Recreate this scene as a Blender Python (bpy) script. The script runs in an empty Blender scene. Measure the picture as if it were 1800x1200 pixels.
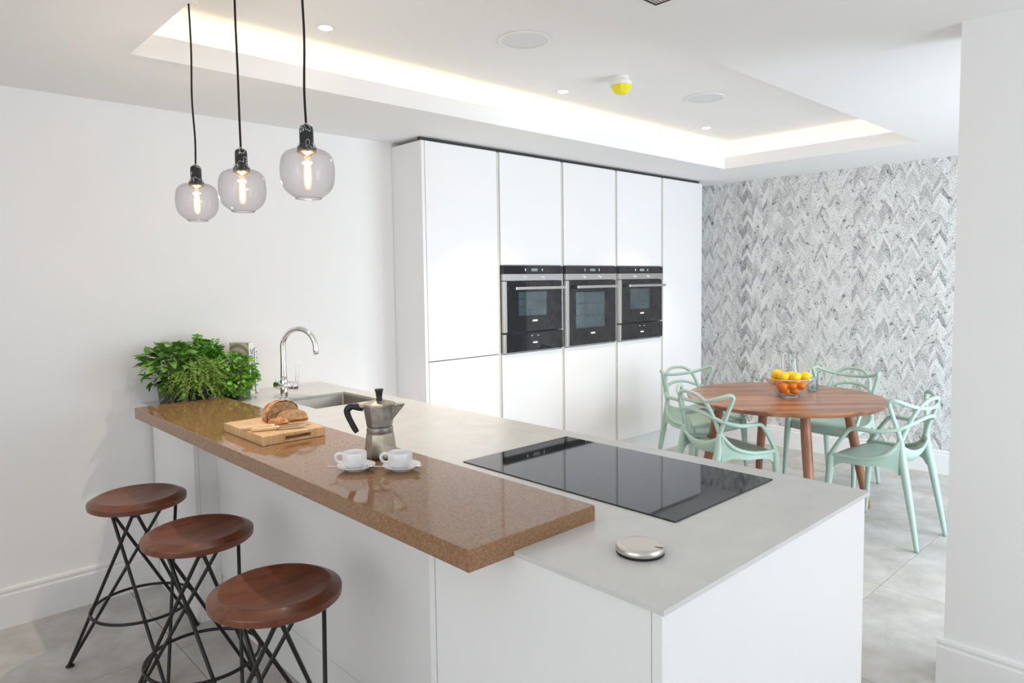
import bpy, bmesh, math, random
from mathutils import Vector, Matrix
random.seed(7)
S = bpy.context.scene
COL = S.collection
PI = math.pi

# ------------------------------------------------------------------ camera
H = 1.4601
yaw, pit, rol = [math.radians(a) for a in (46.7351, -3.8621, -0.7752)]
F = Vector((math.cos(yaw)*math.cos(pit), math.sin(yaw)*math.cos(pit), math.sin(pit)))
R0 = Vector((math.sin(yaw), -math.cos(yaw), 0))
U0 = R0.cross(F)
R = R0*math.cos(rol) + U0*math.sin(rol)
U = -R0*math.sin(rol) + U0*math.cos(rol)
cam_d = bpy.data.cameras.new('camera')
cam = bpy.data.objects.new('camera', cam_d)
COL.objects.link(cam)
m = Matrix((R, U, -F)).transposed().to_4x4()
m.translation = (0, 0, H)
cam.matrix_world = m
cam_d.sensor_width = 36
cam_d.lens = 1218.919*36/1800
cam_d.shift_y = -(600-575.17)/1800
cam_d.clip_start = 0.02
S.camera = cam

# ------------------------------------------------------------------ exposure, world, large lights
S.view_settings.view_transform = 'Standard'
S.view_settings.look = 'None'
S.view_settings.gamma = 1
S.view_settings.use_curve_mapping = False
S.view_settings.exposure = 0.44
S.cycles.use_denoising = True
S.cycles.max_bounces = 12
S.cycles.diffuse_bounces = 7
S.cycles.glossy_bounces = 5
S.cycles.transparent_max_bounces = 16
S.cycles.sample_clamp_indirect = 6
S.cycles.caustics_reflective = False
S.cycles.caustics_refractive = False

W = bpy.data.worlds.new('world')
S.world = W
W.use_nodes = True
W.node_tree.nodes['Background'].inputs[0].default_value = (0.80, 0.90, 1.0, 1)
W.node_tree.nodes['Background'].inputs[1].default_value = 1.0

def area(name, loc, rot, sx, sy, power, col, spread=180):
    l = bpy.data.lights.new(name, 'AREA')
    l.shape = 'RECTANGLE'; l.size = sx; l.size_y = sy
    l.energy = power; l.color = col; l.spread = math.radians(spread)
    o = bpy.data.objects.new(name, l); COL.objects.link(o)
    o.location = loc; o.rotation_euler = rot
    return o
# daylight through the glazed doors of the dining end and the glazing behind the kitchen, plus an added front fill
area('daylight_dining', (4.35, -.83, 1.10), (math.radians(76), 0, 0), 2.45, 2.05, 59, (0.84, 0.92, 1.0), 150)
area('daylight_kitchen', (2.06, -1.93, 1.15), (math.radians(90), 0, 0), 1.15, 1.95, 21.5, (0.91, 0.95, 1.0))
area('front_fill', (-2.33, .4, 1.22), (math.radians(90), 0, math.radians(-90)), 3.4, 1.9, 19, (1.0, .955, .90))  # added fill lamp that lifts the stool side of the island

# ------------------------------------------------------------------ materials
def mat(name, col=(.8, .8, .8), rough=.5, metal=0.0, spec=.5, noise=None, bump=None, coat=0.0, emit=None, trans=0.0, ior=1.45):
    """noise = (scale, colour2, contrast low, contrast high[, stretch xyz]); bump = (scale, strength)"""
    m = bpy.data.materials.new(name); m.use_nodes = True
    nt = m.node_tree; b = nt.nodes['Principled BSDF']
    b.inputs['Base Color'].default_value = (*col, 1)
    b.inputs['Roughness'].default_value = rough
    b.inputs['Metallic'].default_value = metal
    b.inputs['Specular IOR Level'].default_value = spec
    b.inputs['Coat Weight'].default_value = coat
    b.inputs['Transmission Weight'].default_value = trans
    b.inputs['IOR'].default_value = ior
    tc = nt.nodes.new('ShaderNodeTexCoord')
    if noise:
        mp = nt.nodes.new('ShaderNodeMapping')
        if len(noise) > 4: mp.inputs['Scale'].default_value = noise[4]
        n = nt.nodes.new('ShaderNodeTexNoise'); n.inputs['Scale'].default_value = noise[0]
        n.inputs['Detail'].default_value = 6; n.inputs['Roughness'].default_value = .62
        cr = nt.nodes.new('ShaderNodeValToRGB')
        cr.color_ramp.elements[0].position = noise[2]; cr.color_ramp.elements[1].position = noise[3]
        cr.color_ramp.elements[0].color = (*col, 1); cr.color_ramp.elements[1].color = (*noise[1], 1)
        nt.links.new(tc.outputs['Object'], mp.inputs['Vector']); nt.links.new(mp.outputs[0], n.inputs['Vector'])
        nt.links.new(n.outputs['Fac'], cr.inputs['Fac']); nt.links.new(cr.outputs['Color'], b.inputs['Base Color'])
    if bump:
        n2 = nt.nodes.new('ShaderNodeTexNoise'); n2.inputs['Scale'].default_value = bump[0]; n2.inputs['Detail'].default_value = 4
        bp = nt.nodes.new('ShaderNodeBump'); bp.inputs['Strength'].default_value = bump[1]; bp.inputs['Distance'].default_value = .01
        nt.links.new(tc.outputs['Object'], n2.inputs['Vector']); nt.links.new(n2.outputs['Fac'], bp.inputs['Height'])
        nt.links.new(bp.outputs['Normal'], b.inputs['Normal'])
    if emit:
        b.inputs['Emission Color'].default_value = (*emit[0], 1); b.inputs['Emission Strength'].default_value = emit[1]
    return m

class NG:
    """tiny helper to chain maths nodes"""
    def __init__(s, nt): s.nt = nt
    def val(s, x, sock):
        if isinstance(x, (int, float)): sock.default_value = x
        else: s.nt.links.new(x, sock)
    def m(s, op, a, b=None, c=None):
        n = s.nt.nodes.new('ShaderNodeMath'); n.operation = op
        s.val(a, n.inputs[0])
        if b is not None: s.val(b, n.inputs[1])
        if c is not None: s.val(c, n.inputs[2])
        return n.outputs[0]
    def vec(s, x, y, z=0):
        n = s.nt.nodes.new('ShaderNodeCombineXYZ')
        for i, v in enumerate((x, y, z)): s.val(v, n.inputs[i])
        return n.outputs[0]
    def white(s, v):
        n = s.nt.nodes.new('ShaderNodeTexWhiteNoise'); n.noise_dimensions = '3D'
        s.nt.links.new(v, n.inputs['Vector']); return n.outputs['Value']
    def noise(s, v, scale, detail=2):
        n = s.nt.nodes.new('ShaderNodeTexNoise'); n.inputs['Scale'].default_value = scale; n.inputs['Detail'].default_value = detail
        if v is not None: s.nt.links.new(v, n.inputs['Vector'])
        return n.outputs['Fac']

def thin_glass(name, tint, fres=1.45, rough=.0, edge=.0):
    """thin clear glass sheet: see-through tint plus a Fresnel mirror"""
    m = bpy.data.materials.new(name); m.use_nodes = True; nt = m.node_tree
    nt.nodes.remove(nt.nodes['Principled BSDF'])
    out = nt.nodes['Material Output']
    t = nt.nodes.new('ShaderNodeBsdfTransparent'); t.inputs['Color'].default_value = (*tint, 1)
    g = nt.nodes.new('ShaderNodeBsdfGlossy'); g.inputs['Roughness'].default_value = rough
    g2 = NG(nt); lwf = nt.nodes.new('ShaderNodeLayerWeight'); lwf.inputs['Blend'].default_value = .5
    f0 = ((fres-1)/(fres+1))**2
    fsc = g2.m('ADD', f0, g2.m('MULTIPLY', g2.m('POWER', lwf.outputs['Facing'], 5), 1-f0))
    mx = nt.nodes.new('ShaderNodeMixShader')
    if edge:
        lw = nt.nodes.new('ShaderNodeLayerWeight'); lw.inputs['Blend'].default_value = .35
        mc = nt.nodes.new('ShaderNodeMix'); mc.data_type = 'RGBA'
        mc.inputs[6].default_value = (*tint, 1); mc.inputs[7].default_value = tuple(c*(1-edge) for c in tint) + (1,)
        nt.links.new(lw.outputs['Facing'], mc.inputs[0]); nt.links.new(mc.outputs[2], t.inputs['Color'])
    nt.links.new(fsc, mx.inputs[0]); nt.links.new(t.outputs[0], mx.inputs[1]); nt.links.new(g.outputs[0], mx.inputs[2])
    nt.links.new(mx.outputs[0], out.inputs['Surface'])
    return m

def emission(name, col, strength):
    m = bpy.data.materials.new(name); m.use_nodes = True; nt = m.node_tree
    nt.nodes.remove(nt.nodes['Principled BSDF'])
    e = nt.nodes.new('ShaderNodeEmission'); e.inputs[0].default_value = (*col, 1); e.inputs[1].default_value = strength
    nt.links.new(e.outputs[0], nt.nodes['Material Output'].inputs['Surface'])
    return m

def wallpaper_mat():
    m = bpy.data.materials.new('zigzag_wallpaper'); m.use_nodes = True; nt = m.node_tree; b = nt.nodes['Principled BSDF']
    g = NG(nt); tc = nt.nodes.new('ShaderNodeTexCoord'); sp = nt.nodes.new('ShaderNodeSeparateXYZ')
    nt.links.new(tc.outputs['Object'], sp.inputs[0]); u, v = sp.outputs[1], sp.outputs[2]
    P = .094
    wob = g.m('ADD', g.m('MULTIPLY', g.m('SUBTRACT', g.noise(tc.outputs['Object'], 9, 2), .5), .050), g.m('MULTIPLY', g.m('SUBTRACT', g.noise(tc.outputs['Object'], 45, 2), .5), .011))
    up = g.m('DIVIDE', g.m('ADD', u, wob), P)
    fr = g.m('FRACT', up); tri = g.m('MULTIPLY', g.m('ABSOLUTE', g.m('SUBTRACT', fr, .5)), 2)
    col = g.m('FLOOR', up)
    amp = g.m('ADD', .066, g.m('MULTIPLY', g.white(g.vec(col, 3.3)), .034))
    zz = g.m('ADD', v, g.m('MULTIPLY', tri, amp))
    zz = g.m('ADD', zz, g.m('MULTIPLY', g.white(g.vec(col, 9.1)), .3))
    # blocks of tone: repeats every .30 m up the wall
    row = g.m('FLOOR', g.m('DIVIDE', zz, .0500))
    row = g.m('MODULO', row, 6)
    half = g.m('FLOOR', g.m('MULTIPLY', up, 2))
    t1 = g.white(g.vec(col, row, 1)); t2 = g.white(g.vec(half, row, 2))
    tone = g.m('ADD', g.m('MULTIPLY', t1, .62), g.m('MULTIPLY', t2, .38))
    st = g.m('SINE', g.m('MULTIPLY', zz, 2*PI/.0185))
    st = g.m('MULTIPLY', st, g.m('ADD', .03, g.m('MULTIPLY', g.m('POWER', t1, 2.2), .34)))
    fine = g.m('MULTIPLY', g.m('SUBTRACT', g.noise(tc.outputs['Object'], 150, 3), .5), 1.05)
    dk = g.m('MULTIPLY', g.m('GREATER_THAN', g.noise(tc.outputs['Object'], 32, 2), .665), -.33)
    val = g.m('ADD', g.m('ADD', g.m('ADD', g.m('ADD', .39, dk), g.m('MULTIPLY', tone, .58)), st), fine)
    cr = nt.nodes.new('ShaderNodeValToRGB'); e = cr.color_ramp.elements
    e[0].position = .02; e[0].color = (.06, .06, .065, 1)
    e[1].position = .92; e[1].color = (.86, .86, .84, 1)
    k = e.new(.38); k.color = (.32, .32, .32, 1)
    k = e.new(.62); k.color = (.62, .62, .60, 1)
    nt.links.new(val, cr.inputs[0]); nt.links.new(cr.outputs[0], b.inputs['Base Color'])
    b.inputs['Roughness'].default_value = .6; b.inputs['Specular IOR Level'].default_value = .25
    return m

def wood_mat(name, c1, c2, axis_scale, rough=.4, scale=6, coat=0.0):
    m = bpy.data.materials.new(name); m.use_nodes = True; nt = m.node_tree; b = nt.nodes['Principled BSDF']
    tc = nt.nodes.new('ShaderNodeTexCoord'); mp = nt.nodes.new('ShaderNodeMapping'); mp.inputs['Scale'].default_value = axis_scale
    n = nt.nodes.new('ShaderNodeTexNoise'); n.inputs['Scale'].default_value = scale; n.inputs['Detail'].default_value = 8; n.inputs['Roughness'].default_value = .6
    n.inputs['Distortion'].default_value = .6
    cr = nt.nodes.new('ShaderNodeValToRGB'); cr.color_ramp.elements[0].position = .32; cr.color_ramp.elements[1].position = .68
    cr.color_ramp.elements[0].color = (*c1, 1); cr.color_ramp.elements[1].color = (*c2, 1)
    nt.links.new(tc.outputs['Object'], mp.inputs[0]); nt.links.new(mp.outputs[0], n.inputs['Vector'])
    nt.links.new(n.outputs['Fac'], cr.inputs[0]); nt.links.new(cr.outputs[0], b.inputs['Base Color'])
    b.inputs['Roughness'].default_value = rough; b.inputs['Coat Weight'].default_value = coat; b.inputs['Coat Roughness'].default_value = .15
    return m

def hob_mat():
    m = mat('black_hob_glass', (.012, .012, .014), .03, spec=.62); nt = m.node_tree; b = nt.nodes['Principled BSDF']
    g = NG(nt); tc = nt.nodes.new('ShaderNodeTexCoord'); sp = nt.nodes.new('ShaderNodeSeparateXYZ')
    nt.links.new(tc.outputs['Object'], sp.inputs[0]); x, y = sp.outputs[0], sp.outputs[1]
    tot = None
    for cx, cy, r in ((1.46, 1.06, .085), (1.70, 1.07, .07), (1.46, 1.30, .065), (1.70, 1.42, .10), (1.47, 1.52, .07)):
        d = g.m('SQRT', g.m('ADD', g.m('POWER', g.m('SUBTRACT', x, cx), 2), g.m('POWER', g.m('SUBTRACT', y, cy), 2)))
        ring = g.m('LESS_THAN', g.m('ABSOLUTE', g.m('SUBTRACT', d, r)), .0010)
        tot = ring if tot is None else g.m('ADD', tot, ring)
    mx = nt.nodes.new('ShaderNodeMix'); mx.data_type = 'RGBA'
    nt.links.new(tot, mx.inputs[0]); mx.inputs[6].default_value = (.012, .012, .014, 1); mx.inputs[7].default_value = (.075, .075, .08, 1)
    nt.links.new(mx.outputs[2], b.inputs['Base Color'])
    return m

M = {}
M['wall'] = mat('white_wall_paint', (.85, .85, .85), .7, spec=.2)
M['ceiling'] = mat('white_ceiling_paint', (.86, .86, .86), .8, spec=.15)
M['grey_wall'] = mat('grey_wall_paint', (.12, .12, .13), .6)
M['trim'] = mat('white_satin_trim', (.84, .84, .84), .35, spec=.4)
M['paper'] = wallpaper_mat()
M['tile'] = mat('grey_concrete_tile', (.42, .405, .375), .42, noise=(4.2, (.62, .61, .59), .34, .66), bump=(60, .05))
M['grout'] = mat('grout', (.40, .39, .37), .8)
M['unit'] = mat('white_matt_lacquer', (.84, .84, .845), .32, spec=.35)
M['channel'] = mat('stone_coloured_channel', (.64, .625, .57), .5)
M['dark'] = mat('dark_gap', (.05, .05, .045), .7)
M['worktop'] = mat('grey_ceramic_worktop', (.61, .615, .60), .26, spec=.5, noise=(9, (.66, .665, .65), .35, .65))
M['bar'] = mat('brown_quartz', (.220, .116, .055), .055, spec=.5, noise=(160, (.345, .195, .10), .38, .62))
M['hob'] = hob_mat()
M['steel'] = mat('brushed_steel', (.62, .61, .60), .28, 1.0)
M['sinksteel'] = mat('brushed_sink_steel', (.33, .31, .28), .38, 1.0)
M['chrome'] = mat('chrome', (.86, .86, .88), .06, 1.0)
M['nickel'] = mat('brushed_nickel', (.70, .66, .61), .35, 1.0)
M['bglass'] = mat('black_glass', (.014, .014, .016), .035, spec=.75)
M['ovenpane'] = thin_glass('oven_window_glass', (.66, .74, .76), 2.1)
M['ovencav'] = mat('oven_enamel', (.74, .82, .84), .4)
M['print'] = mat('white_print', (.75, .75, .75), .5)
M['black'] = mat('black_metal', (.012, .012, .012), .42)
M['bplastic'] = mat('black_bakelite', (.018, .017, .018), .38)
M['seatwood'] = wood_mat('mahogany_stain', (.095, .026, .011), (.20, .060, .024), (1.2, 7, 7), .36, 5, coat=.1)
M['walnut'] = wood_mat('walnut', (.22, .085, .040), (.47, .225, .12), (.55, 5.5, 5.5), .33, 4, coat=.2)
M['walnutleg'] = wood_mat('walnut_leg', (.22, .085, .045), (.36, .16, .09), (7, 7, .7), .4, 4)
M['sage'] = mat('sage_green_plastic', (.395, .535, .465), .36, spec=.45)
M['marble'] = mat('black_marble', (.018, .018, .020), .22)
_nt = M['marble'].node_tree; _g = NG(_nt); _tc = _nt.nodes.new('ShaderNodeTexCoord')
_v = _g.m('ABSOLUTE', _g.m('SUBTRACT', _g.noise(_tc.outputs['Object'], 20, 3), .5))
_cr = _nt.nodes.new('ShaderNodeValToRGB'); _cr.color_ramp.elements[0].color = (.55, .57, .60, 1); _cr.color_ramp.elements[1].color = (.022, .022, .024, 1)
_cr.color_ramp.elements[0].position = .001; _cr.color_ramp.elements[1].position = .013
_nt.links.new(_v, _cr.inputs[0]); _nt.links.new(_cr.outputs[0], _nt.nodes['Principled BSDF'].inputs['Base Color'])
M['cord'] = mat('black_textile_cord', (.012, .011, .011), .85)
M['smoke'] = thin_glass('smoked_glass', (.90, .875, .885), 1.42, 0, edge=.22)
M['bulb'] = emission('glowing_bulb', (1.0, .62, .28), 16)
M['filament'] = emission('filament', (1.0, .80, .5), 60)
M['bulbglass'] = emission('glowing_bulb_glass', (1.0, .55, .28), 1.3)
_nt = M['bulbglass'].node_tree; _mx = _nt.nodes.new('ShaderNodeMixShader'); _mx.inputs[0].default_value = .45; _tr = _nt.nodes.new('ShaderNodeBsdfTransparent')
_nt.links.new(_tr.outputs[0], _mx.inputs[1]); _nt.links.new(_nt.nodes['Emission'].outputs[0], _mx.inputs[2]); _nt.links.new(_mx.outputs[0], _nt.nodes['Material Output'].inputs['Surface'])
M['brass'] = mat('brass', (.55, .42, .24), .3, 1.0)
M['led'] = emission('warm_led', (1.0, .80, .52), 6.5)
M['spot'] = emission('downlight_lens', (1.0, .90, .76), 14)
M['whiteplastic'] = mat('white_plastic', (.82, .82, .82), .4)
M['grille'] = mat('grey_speaker_cloth', (.76, .77, .79), .8)
M['yellow'] = mat('yellow_dust_cover', (.80, .72, .02), .35)
M['porcelain'] = mat('white_porcelain', (.84, .85, .87), .10, spec=.55)
M['alu'] = mat('worn_aluminium', (.30, .285, .265), .36, 1.0, noise=(24, (.52, .50, .47), .38, .66), bump=(70, .12))
M['alubase'] = mat('tarnished_aluminium', (.30, .26, .20), .34, 1.0, noise=(30, (.46, .42, .35), .35, .7))
M['alulid'] = mat('tarnished_lid', (.33, .29, .235), .42, 1.0, noise=(30, (.48, .44, .37), .35, .7))
M['crust'] = mat('bread_crust', (.42, .155, .042), .75, noise=(26, (.86, .56, .30), .44, .66), bump=(55, .6))
M['crumb'] = mat('bread_crumb', (.30, .165, .075), .9, noise=(70, (.52, .34, .18), .32, .6), bump=(120, .8))
M['board'] = wood_mat('end_grain_maple', (.56, .32, .13), (.80, .57, .32), (30, 30, 2.2), .42, 2.2)
M['palewood'] = mat('pale_beech', (.80, .56, .34), .45)
M['blade'] = mat('knife_steel', (.60, .59, .57), .20, 1.0)
M['potplum'] = mat('plum_grey_pot', (.085, .07, .075), .5)
M['potblack'] = mat('black_plastic_pot', (.018, .018, .02), .3)
M['soil'] = mat('soil', (.03, .02, .012), .95)
M['sageleaf'] = mat('basil_sage_leaf', (.085, .22, .03), .42, spec=.45, noise=(22, (.20, .38, .07), .35, .7))
M['parsley'] = mat('parsley_leaf', (.06, .23, .012), .42, spec=.4, noise=(22, (.16, .42, .035), .35, .7))
M['parsleyl'] = mat('parsley_leaf_light', (.12, .34, .03), .42, spec=.4, noise=(22, (.26, .52, .08), .35, .7))
M['thyme'] = mat('thyme_leaf', (.085, .19, .02), .5, noise=(40, (.24, .42, .07), .35, .7))
M['stem'] = mat('green_stem', (.28, .38, .10), .5)
M['lemon'] = mat('lemon_peel', (.88, .50, .008), .36, noise=(60, (.93, .62, .02), .3, .7), bump=(260, .10))
M['orange'] = mat('orange_peel', (.88, .22, .006), .36, noise=(60, (.92, .30, .01), .3, .7), bump=(260, .10))
M['clearglass'] = thin_glass('clear_glass', (.992, .996, .995), 1.7, 0, edge=.0)
M['aquaglass'] = thin_glass('aqua_glass', (.965, .99, .988), 1.5, 0, edge=.20)
M['glassedge'] = mat('glass_edge', (.90, .96, .95), .08, trans=.35, ior=1.3)
M['thickglass'] = mat('aqua_glass_base', (.55, .85, .86), .05, trans=.75, ior=1.45)

# ------------------------------------------------------------------ mesh helpers
def link(name, me, mt, parent=None, smooth=False):
    me.name = name
    if mt is not None: me.materials.append(mt)
    if smooth:
        for p in me.polygons: p.use_smooth = True
    o = bpy.data.objects.new(name, me); COL.objects.link(o)
    if parent is not None: o.parent = parent
    return o

def obj(name, bm, mt, parent=None, smooth=False, autosmooth=None):
    bmesh.ops.recalc_face_normals(bm, faces=bm.faces)
    me = bpy.data.meshes.new(name); bm.to_mesh(me); bm.free()
    o = link(name, me, mt, parent, smooth or autosmooth is not None)
    if autosmooth is not None:
        try: me.set_sharp_from_angle(angle=math.radians(autosmooth))
        except Exception: pass
    return o

def empty(name, loc=(0, 0, 0), rz=0):
    o = bpy.data.objects.new(name, None); COL.objects.link(o); o.location = loc; o.rotation_euler = (0, 0, rz); o.empty_display_size = .05
    return o

def tag(o, label, cat, group=None, kind=None):
    o['label'] = label; o['category'] = cat
    if group: o['group'] = group
    if kind: o['kind'] = kind
    return o
def struct(o, label=None):
    o['kind'] = 'structure'
    if label: o['label'] = label
    return o

def copy_tree(o, parent=None):
    c = o.copy(); COL.objects.link(c)
    if parent is not None: c.parent = parent
    for ch in list(o.children): copy_tree(ch, c)
    return c

def box(bm, x0, x1, y0, y1, z0, z1, bev=0.0, seg=2):
    r = bmesh.ops.create_cube(bm, size=1)
    vs = r['verts']
    for v in vs:
        v.co = Vector((x0 if v.co.x < 0 else x1, y0 if v.co.y < 0 else y1, z0 if v.co.z < 0 else z1))
    if bev:
        es = list({e for v in vs for e in v.link_edges})
        bmesh.ops.bevel(bm, geom=es, offset=bev, segments=seg, affect='EDGES', profile=.5)
    return vs

def boxobj(name, b, mt, parent=None, bev=0.0, seg=2):
    bm = bmesh.new(); box(bm, *b, bev=bev, seg=seg)
    return obj(name, bm, mt, parent)

def slab(bm, xs, ys, keep, z0, z1):
    """slab made of grid cells; keep(i, j) decides which cells are solid"""
    nx, ny = len(xs)-1, len(ys)-1
    V = {}
    def v(i, j, k):
        if (i, j, k) not in V: V[(i, j, k)] = bm.verts.new((xs[i], ys[j], z1 if k else z0))
        return V[(i, j, k)]
    K = lambda i, j: 0 <= i < nx and 0 <= j < ny and keep(i, j)
    for i in range(nx):
        for j in range(ny):
            if not K(i, j): continue
            bm.faces.new((v(i, j, 1), v(i+1, j, 1), v(i+1, j+1, 1), v(i, j+1, 1)))
            bm.faces.new((v(i, j, 0), v(i, j+1, 0), v(i+1, j+1, 0), v(i+1, j, 0)))
            if not K(i-1, j): bm.faces.new((v(i, j, 0), v(i, j, 1), v(i, j+1, 1), v(i, j+1, 0)))
            if not K(i+1, j): bm.faces.new((v(i+1, j, 0), v(i+1, j+1, 0), v(i+1, j+1, 1), v(i+1, j, 1)))
            if not K(i, j-1): bm.faces.new((v(i, j, 0), v(i+1, j, 0), v(i+1, j, 1), v(i, j, 1)))
            if not K(i, j+1): bm.faces.new((v(i, j+1, 0), v(i, j+1, 1), v(i+1, j+1, 1), v(i+1, j+1, 0)))

def smooth_path(pts, n=8, closed=False):
    """Catmull-Rom through points (tuples of any length)"""
    P = [Vector(p) if len(p) == 3 else p for p in pts]
    P = [tuple(p) for p in pts]; N = len(P); out = []
    segs = N if closed else N-1
    for i in range(segs):
        g = lambda k: P[k % N] if closed else P[max(0, min(N-1, k))]
        p0, p1, p2, p3 = g(i-1), g(i), g(i+1), g(i+2)
        for s in range(n):
            t = s/n
            out.append(tuple(.5*((2*b)+(-a+c)*t+(2*a-5*b+4*c-d)*t*t+(-a+3*b-3*c+d)*t**3) for a, b, c, d in zip(p0, p1, p2, p3)))
    if not closed: out.append(P[-1])
    return out

def tube(bm, pts, rad, n=8, closed=False, flat=1.0):
    """sweep a circle along pts; rad number or list"""
    P = [Vector(p[:3]) for p in pts]; N = len(P)
    rr = rad if isinstance(rad, (list, tuple)) else [rad]*N
    T = []
    for i in range(N):
        a = P[(i-1) % N] if closed else P[max(0, i-1)]; b = P[(i+1) % N] if closed else P[min(N-1, i+1)]
        t = (b-a); T.append(t.normalized() if t.length > 1e-9 else Vector((0, 0, 1)))
    nrm = Vector((0, 0, 1)) if abs(T[0].z) < .9 else Vector((1, 0, 0))
    nrm = (nrm - T[0]*nrm.dot(T[0])).normalized()
    rings = []
    for i in range(N):
        nrm = (nrm - T[i]*nrm.dot(T[i]))
        nrm = nrm.normalized() if nrm.length > 1e-6 else T[i].orthogonal().normalized()
        b = T[i].cross(nrm)
        rings.append([bm.verts.new(P[i] + (nrm*math.cos(2*PI*k/n)*flat + b*math.sin(2*PI*k/n))*rr[i]) for k in range(n)])
    for i in range(N if closed else N-1):
        A, B = rings[i], rings[(i+1) % N]
        for k in range(n):
            bm.faces.new((A[k], A[(k+1) % n], B[(k+1) % n], B[k]))
    if not closed:
        bm.faces.new(rings[0][::-1]); bm.faces.new(rings[-1])

def lathe(bm, prof, n=32, cx=0, cy=0, a0=0.0, cap=True, squash=None):
    rings = []
    for r, z in prof:
        if r < 1e-6: rings.append([bm.verts.new((cx, cy, z))])
        else: rings.append([bm.verts.new((cx+r*math.cos(a0+2*PI*k/n), cy+r*math.sin(a0+2*PI*k/n), z)) for k in range(n)])
    for A, B in zip(rings, rings[1:]):
        for k in range(n):
            k2 = (k+1) % n
            if len(A) == 1 and len(B) == 1: continue
            if len(A) == 1: bm.faces.new((A[0], B[k], B[k2]))
            elif len(B) == 1: bm.faces.new((A[k], A[k2], B[0]))
            else: bm.faces.new((A[k], A[k2], B[k2], B[k]))
    return rings

def poly_prism(bm, outline, z0, z1):
    a = [bm.verts.new((x, y, z0)) for x, y in outline]; b = [bm.verts.new((x, y, z1)) for x, y in outline]
    bm.faces.new(a[::-1]); bm.faces.new(b)
    for i in range(len(a)):
        j = (i+1) % len(a); bm.faces.new((a[i], a[j], b[j], b[i]))

# ------------------------------------------------------------------ room shell
YW, XW, ZL, ZU = 3.6198, 5.7393, 2.3037, 2.50
X0, Y0 = -2.4, -2.0
XS0, XS1, YS = 2.745, 2.945, 0.695           # stub wall on the right
CX0, CX1, CY0, CY1 = .7719, 4.9631, 1.474, 2.8352   # ceiling recess

# floor: bed of grout with one object per tile
fl = struct(boxobj('floor', (X0-.1, XW+.1, Y0-.1, YW+.1, -.12, -.004), M['grout']))
px, py, jt = .8575, .8775, .003
ox, oy = 3.44, 1.14
tile_me = {}
for i in range(-7, 4):
    for j in range(-4, 4):
        x0, x1 = max(ox+i*px, X0), min(ox+(i+1)*px, XW); y0, y1 = max(oy+j*py, Y0), min(oy+(j+1)*py, YW)
        if x1-x0 < .02 or y1-y0 < .02: continue
        key = (round(x1-x0, 3), round(y1-y0, 3))
        if key not in tile_me:
            bm = bmesh.new(); w, d = x1-x0-jt, y1-y0-jt
            box(bm, -w/2, w/2, -d/2, d/2, -.010, 0, bev=.0012, seg=1)
            t = obj('floor_tile', bm, M['tile'], fl); tile_me[key] = t.data
        else:
            t = bpy.data.objects.new('floor_tile', tile_me[key]); COL.objects.link(t); t.parent = fl
        t.location = ((x0+x1)/2, (y0+y1)/2, 0)

struct(boxobj('wall_left', (X0-.1, XW+.1, YW, YW+.1, -.1, 2.75), M['wall']))
wb = struct(boxobj('wall_back', (XW, XW+.1, Y0-.1, YW, -.1, 2.75), M['grey_wall']))
boxobj('wallpaper', (XW-.002, XW, .75, YW, .0, ZL), M['paper'], wb)['label'] = 'grey and white zigzag wallpaper'
struct(boxobj('wall_right', (XS0, XS1, Y0, YS, -.1, ZL), M['wall']))
bm = bmesh.new()
for a, b, c, d_ in ((Y0-.1, -1.3, -.1, 2.75), (2.1, YW, -.1, 2.75), (-1.3, 2.1, -.1, .27), (-1.3, 2.1, 2.17, 2.75)): box(bm, X0-.1, X0, a, b, c, d_)
struct(obj('wall_front', bm, M['wall']))
bm = bmesh.new()
for q in (-1.3, -.18, .94, 2.06): box(bm, X0-.08, X0-.03, q, q+.04, .31, 2.13)
box(bm, X0-.08, X0-.03, -1.3, 2.1, .27, .31); box(bm, X0-.08, X0-.03, -1.3, 2.1, 2.13, 2.17)
struct(obj('added_window', bm, M['black']))  # unseen window and opening, added to go with the front fill lamp
bm = bmesh.new()
wx = [X0, 1.48, 2.64, XS1]; wz = [-.1, .18, 2.13, 2.75]; YD = -.9
ux = [XS1, 3.10, 5.60, XW]; uz = [-.1, .06, 2.13, 2.75]
# wall behind the camera with two glazed openings
def wall_cells():
    for i in range(3):
        for k in range(3):
            if i == 1 and k == 1: continue
            box(bm, wx[i], wx[i+1], Y0-.1, Y0, wz[k], wz[k+1])
            box(bm, ux[i], ux[i+1], YD-.1, YD, uz[k], uz[k+1])
wall_cells()
struct(obj('wall_near', bm, M['wall']))
for nm, (a, b, c, d), nm_n in (('window_1', (3.10, 5.60, .06, 2.13), 3), ('window_2', (1.48, 2.64, .18, 2.13), 2)):
    bm = bmesh.new(); f = .04; yw_ = YD if nm == 'window_1' else Y0
    box(bm, a, b, yw_-.08, yw_-.02, c, c+f); box(bm, a, b, yw_-.08, yw_-.02, d-f, d)
    for i in range(nm_n+1):
        x = a + (b-a-f)*i/nm_n; box(bm, x, x+f, yw_-.08, yw_-.02, c+f, d-f)
    struct(obj(nm, bm, M['black']))

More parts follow.
